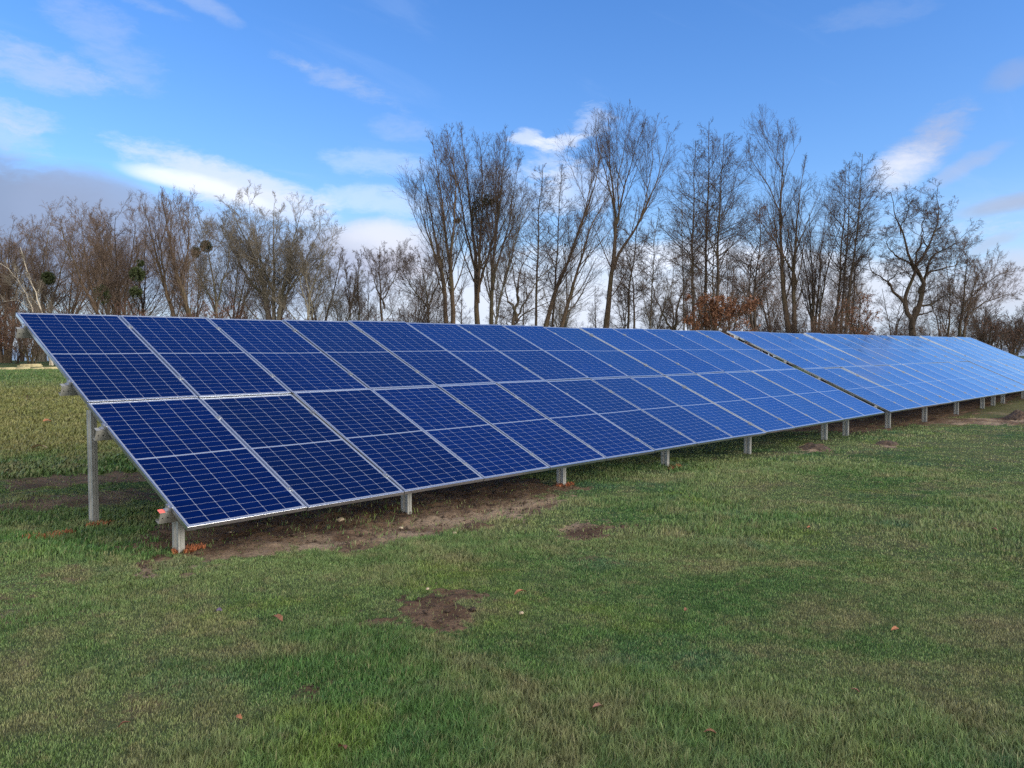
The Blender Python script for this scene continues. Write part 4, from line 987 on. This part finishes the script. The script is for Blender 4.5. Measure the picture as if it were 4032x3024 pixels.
for i in range(16):
    place_shrub(2960 + i * 30 + rs.uniform(-15, 15), rs.uniform(36, 46), rs.uniform(.38, .62), rs.choice([0, 1, 1, 2]), 'dense brown shrub around the feet of the trees left of the oak', 'undergrowth shrubs left of the oak')
for i in range(11):
    place_shrub(3500 + i * 55 + rs.uniform(-15, 15), rs.uniform(40, 48), rs.uniform(.35, .55), rs.choice([1, 2]), 'thin grey brown shrub behind the oak and the far array', 'undergrowth shrubs behind the oak')

# --- a second, farther row of trees
def proto_tree(seed, kind, mt, mc, H, n=3, rad=.13, sp=.8):
    r = random.Random(seed); stems = []
    for i in range(n):
        a_ = r.uniform(0, 6.28); q = (0 if n == 1 else r.uniform(.1, .25)) * H; h_ = H * r.uniform(.85, 1)
        stems.append(([(0, 0, -.2), (q * .2 * math.cos(a_), q * .2 * math.sin(a_), h_ * .35), (q * .7 * math.cos(a_), q * .7 * math.sin(a_), h_ * .7), (q * math.cos(a_), q * math.sin(a_), h_)], rad * (1 if i == 0 else .75), .025))
    tr_, cr_, lf = tree_meshes(stems, kind, mt, mc, seed, rmin=.0065, spreadk=sp, dens=.7)
    return mesh_np('trunk', tr_[0], tr_[1], mt, True), mesh_np('crown', cr_[0], cr_[1], mc)
pt = [proto_tree(301, 'round', B_dark, T_brown, 10, 3), proto_tree(302, 'vase', B_dark, T_brown, 10, 3), proto_tree(303, 'round', B_grey, T_grey, 10, 4), proto_tree(304, 'alder', B_dark, T_dark, 10, 1, .13, 1.0), proto_tree(305, 'oak', B_dark, T_dark, 10, 3)]
def place_tree(px, topy, depth, k_, lab, grp):
    depth *= dfac(px); p = at(px, 1400, depth); z_ = float(terrain(p[0], p[1])); H = (1364 - topy) / FPX * depth + CAM[2] - z_
    e = empty('bare_tree', (p[0], p[1], z_), lab, 'tree', grp); s_ = H / 10.5; e.scale = (s_ * rs.uniform(.9, 1.25), s_ * rs.uniform(.9, 1.25), s_); e.rotation_euler = (0, 0, rs.uniform(0, 6.28))
    link('trunk', pt[k_][0], e); link('crown', pt[k_][1], e)
for i in range(13):
    place_tree(-760 + i * 168 + rs.uniform(-25, 25), rs.uniform(850, 990), rs.uniform(50, 60), rs.choice([0, 1, 2, 0]), 'hazy bare tree in the back row of the left grove', 'back row trees of the left grove')
for i in range(11):
    place_tree(1360 + i * 120 + rs.uniform(-30, 30), rs.uniform(1000, 1110), rs.uniform(50, 60), rs.choice([0, 2, 3, 4]), 'small bare tree seen between the tall middle trunks', 'back row trees in the middle')
for i in range(9):
    place_tree(2720 + i * 78 + rs.uniform(-20, 20), rs.uniform(930, 1080), rs.uniform(48, 58), rs.choice([0, 1, 3, 4]), 'small bare tree in the back row between the alders and the oak', 'back row trees on the right')
for i in range(5):
    place_tree(3500 + i * 95 + rs.uniform(-20, 20), rs.uniform(1090, 1170), rs.uniform(50, 58), rs.choice([0, 4]), 'low distant bare tree behind the oak', 'back row trees behind the oak')

# --- mistletoe in the crowns
m_mist = simple('mistletoe_green', (.040, .058, .018), .6, 0, .45, 6)
def mistletoe(px, py, depth, rpx, n_, lab, sz=1.0, mat=None, fl=1.0):
    depth *= dfac(px); c = at(px, py, depth); R_ = rpx / FPX * depth; q = rng.normal(0, 1, (n_, 3)); q /= np.linalg.norm(q, axis=1, keepdims=True); q *= (rng.random(n_) ** .45)[:, None] * R_; q[:, 2] *= sz
    lump = fbm(q[:, 0] / R_ * 1.6 + 9, q[:, 2] / R_ * 1.6 + 5 + q[:, 1], 3, int(px)); q = q[lump > .40]; n_ = len(q)
    d1 = q / (np.linalg.norm(q, axis=1, keepdims=True) + 1e-6) + rng.normal(0, .7, (n_, 3)); d1 /= np.linalg.norm(d1, axis=1, keepdims=True); d2 = np.cross(d1, rng.normal(0, 1, (n_, 3))); d2 /= np.linalg.norm(d2, axis=1, keepdims=True)
    s_ = rng.uniform(.035, .075, n_)[:, None] * dfac(px)
    V_ = np.stack([q - d1 * s_, q + d2 * s_ * .25, q + d1 * s_, q - d2 * s_ * .25], 1).reshape(-1, 3)
    o = link('mistletoe', mesh_np('mistletoe', V_, np.arange(n_ * 4).reshape(-1, 4), m_mist), None, c); tag(o, lab, 'mistletoe', 'mistletoe balls in the bare crowns')
mistletoe(190, 1095, 44, 26, 2600, 'dark mistletoe ball beside the white birch')
mistletoe(540, 1080, 42, 30, 3000, 'large mistletoe ball low between the leaning trees')
mistletoe(552, 1036, 42, 15, 1100, 'small yellowish mistletoe on top of the large one')
mistletoe(535, 1150, 42, 24, 2000, 'lowest mistletoe ball in the column of three')
mistletoe(400, 1160, 43, 32, 1600, 'loose ivy like mistletoe on the brown leaning trunk', 1.3)
mistletoe(770, 993, 44, 19, 1500, 'left mistletoe ball of the pair in the grey tree', 1.2)
mistletoe(812, 970, 44, 24, 2200, 'right mistletoe ball of the pair in the grey tree')
mistletoe(1890, 850, 42, 40, 2600, 'long dark mistletoe clump in the crown of the tall middle tree', 1.9)
mistletoe(1797, 868, 41.5, 17, 700, 'small mistletoe left of the long dark clump', .7)
mistletoe(1925, 790, 42, 26, 1300, 'loose upper mistletoe right of the long dark clump')
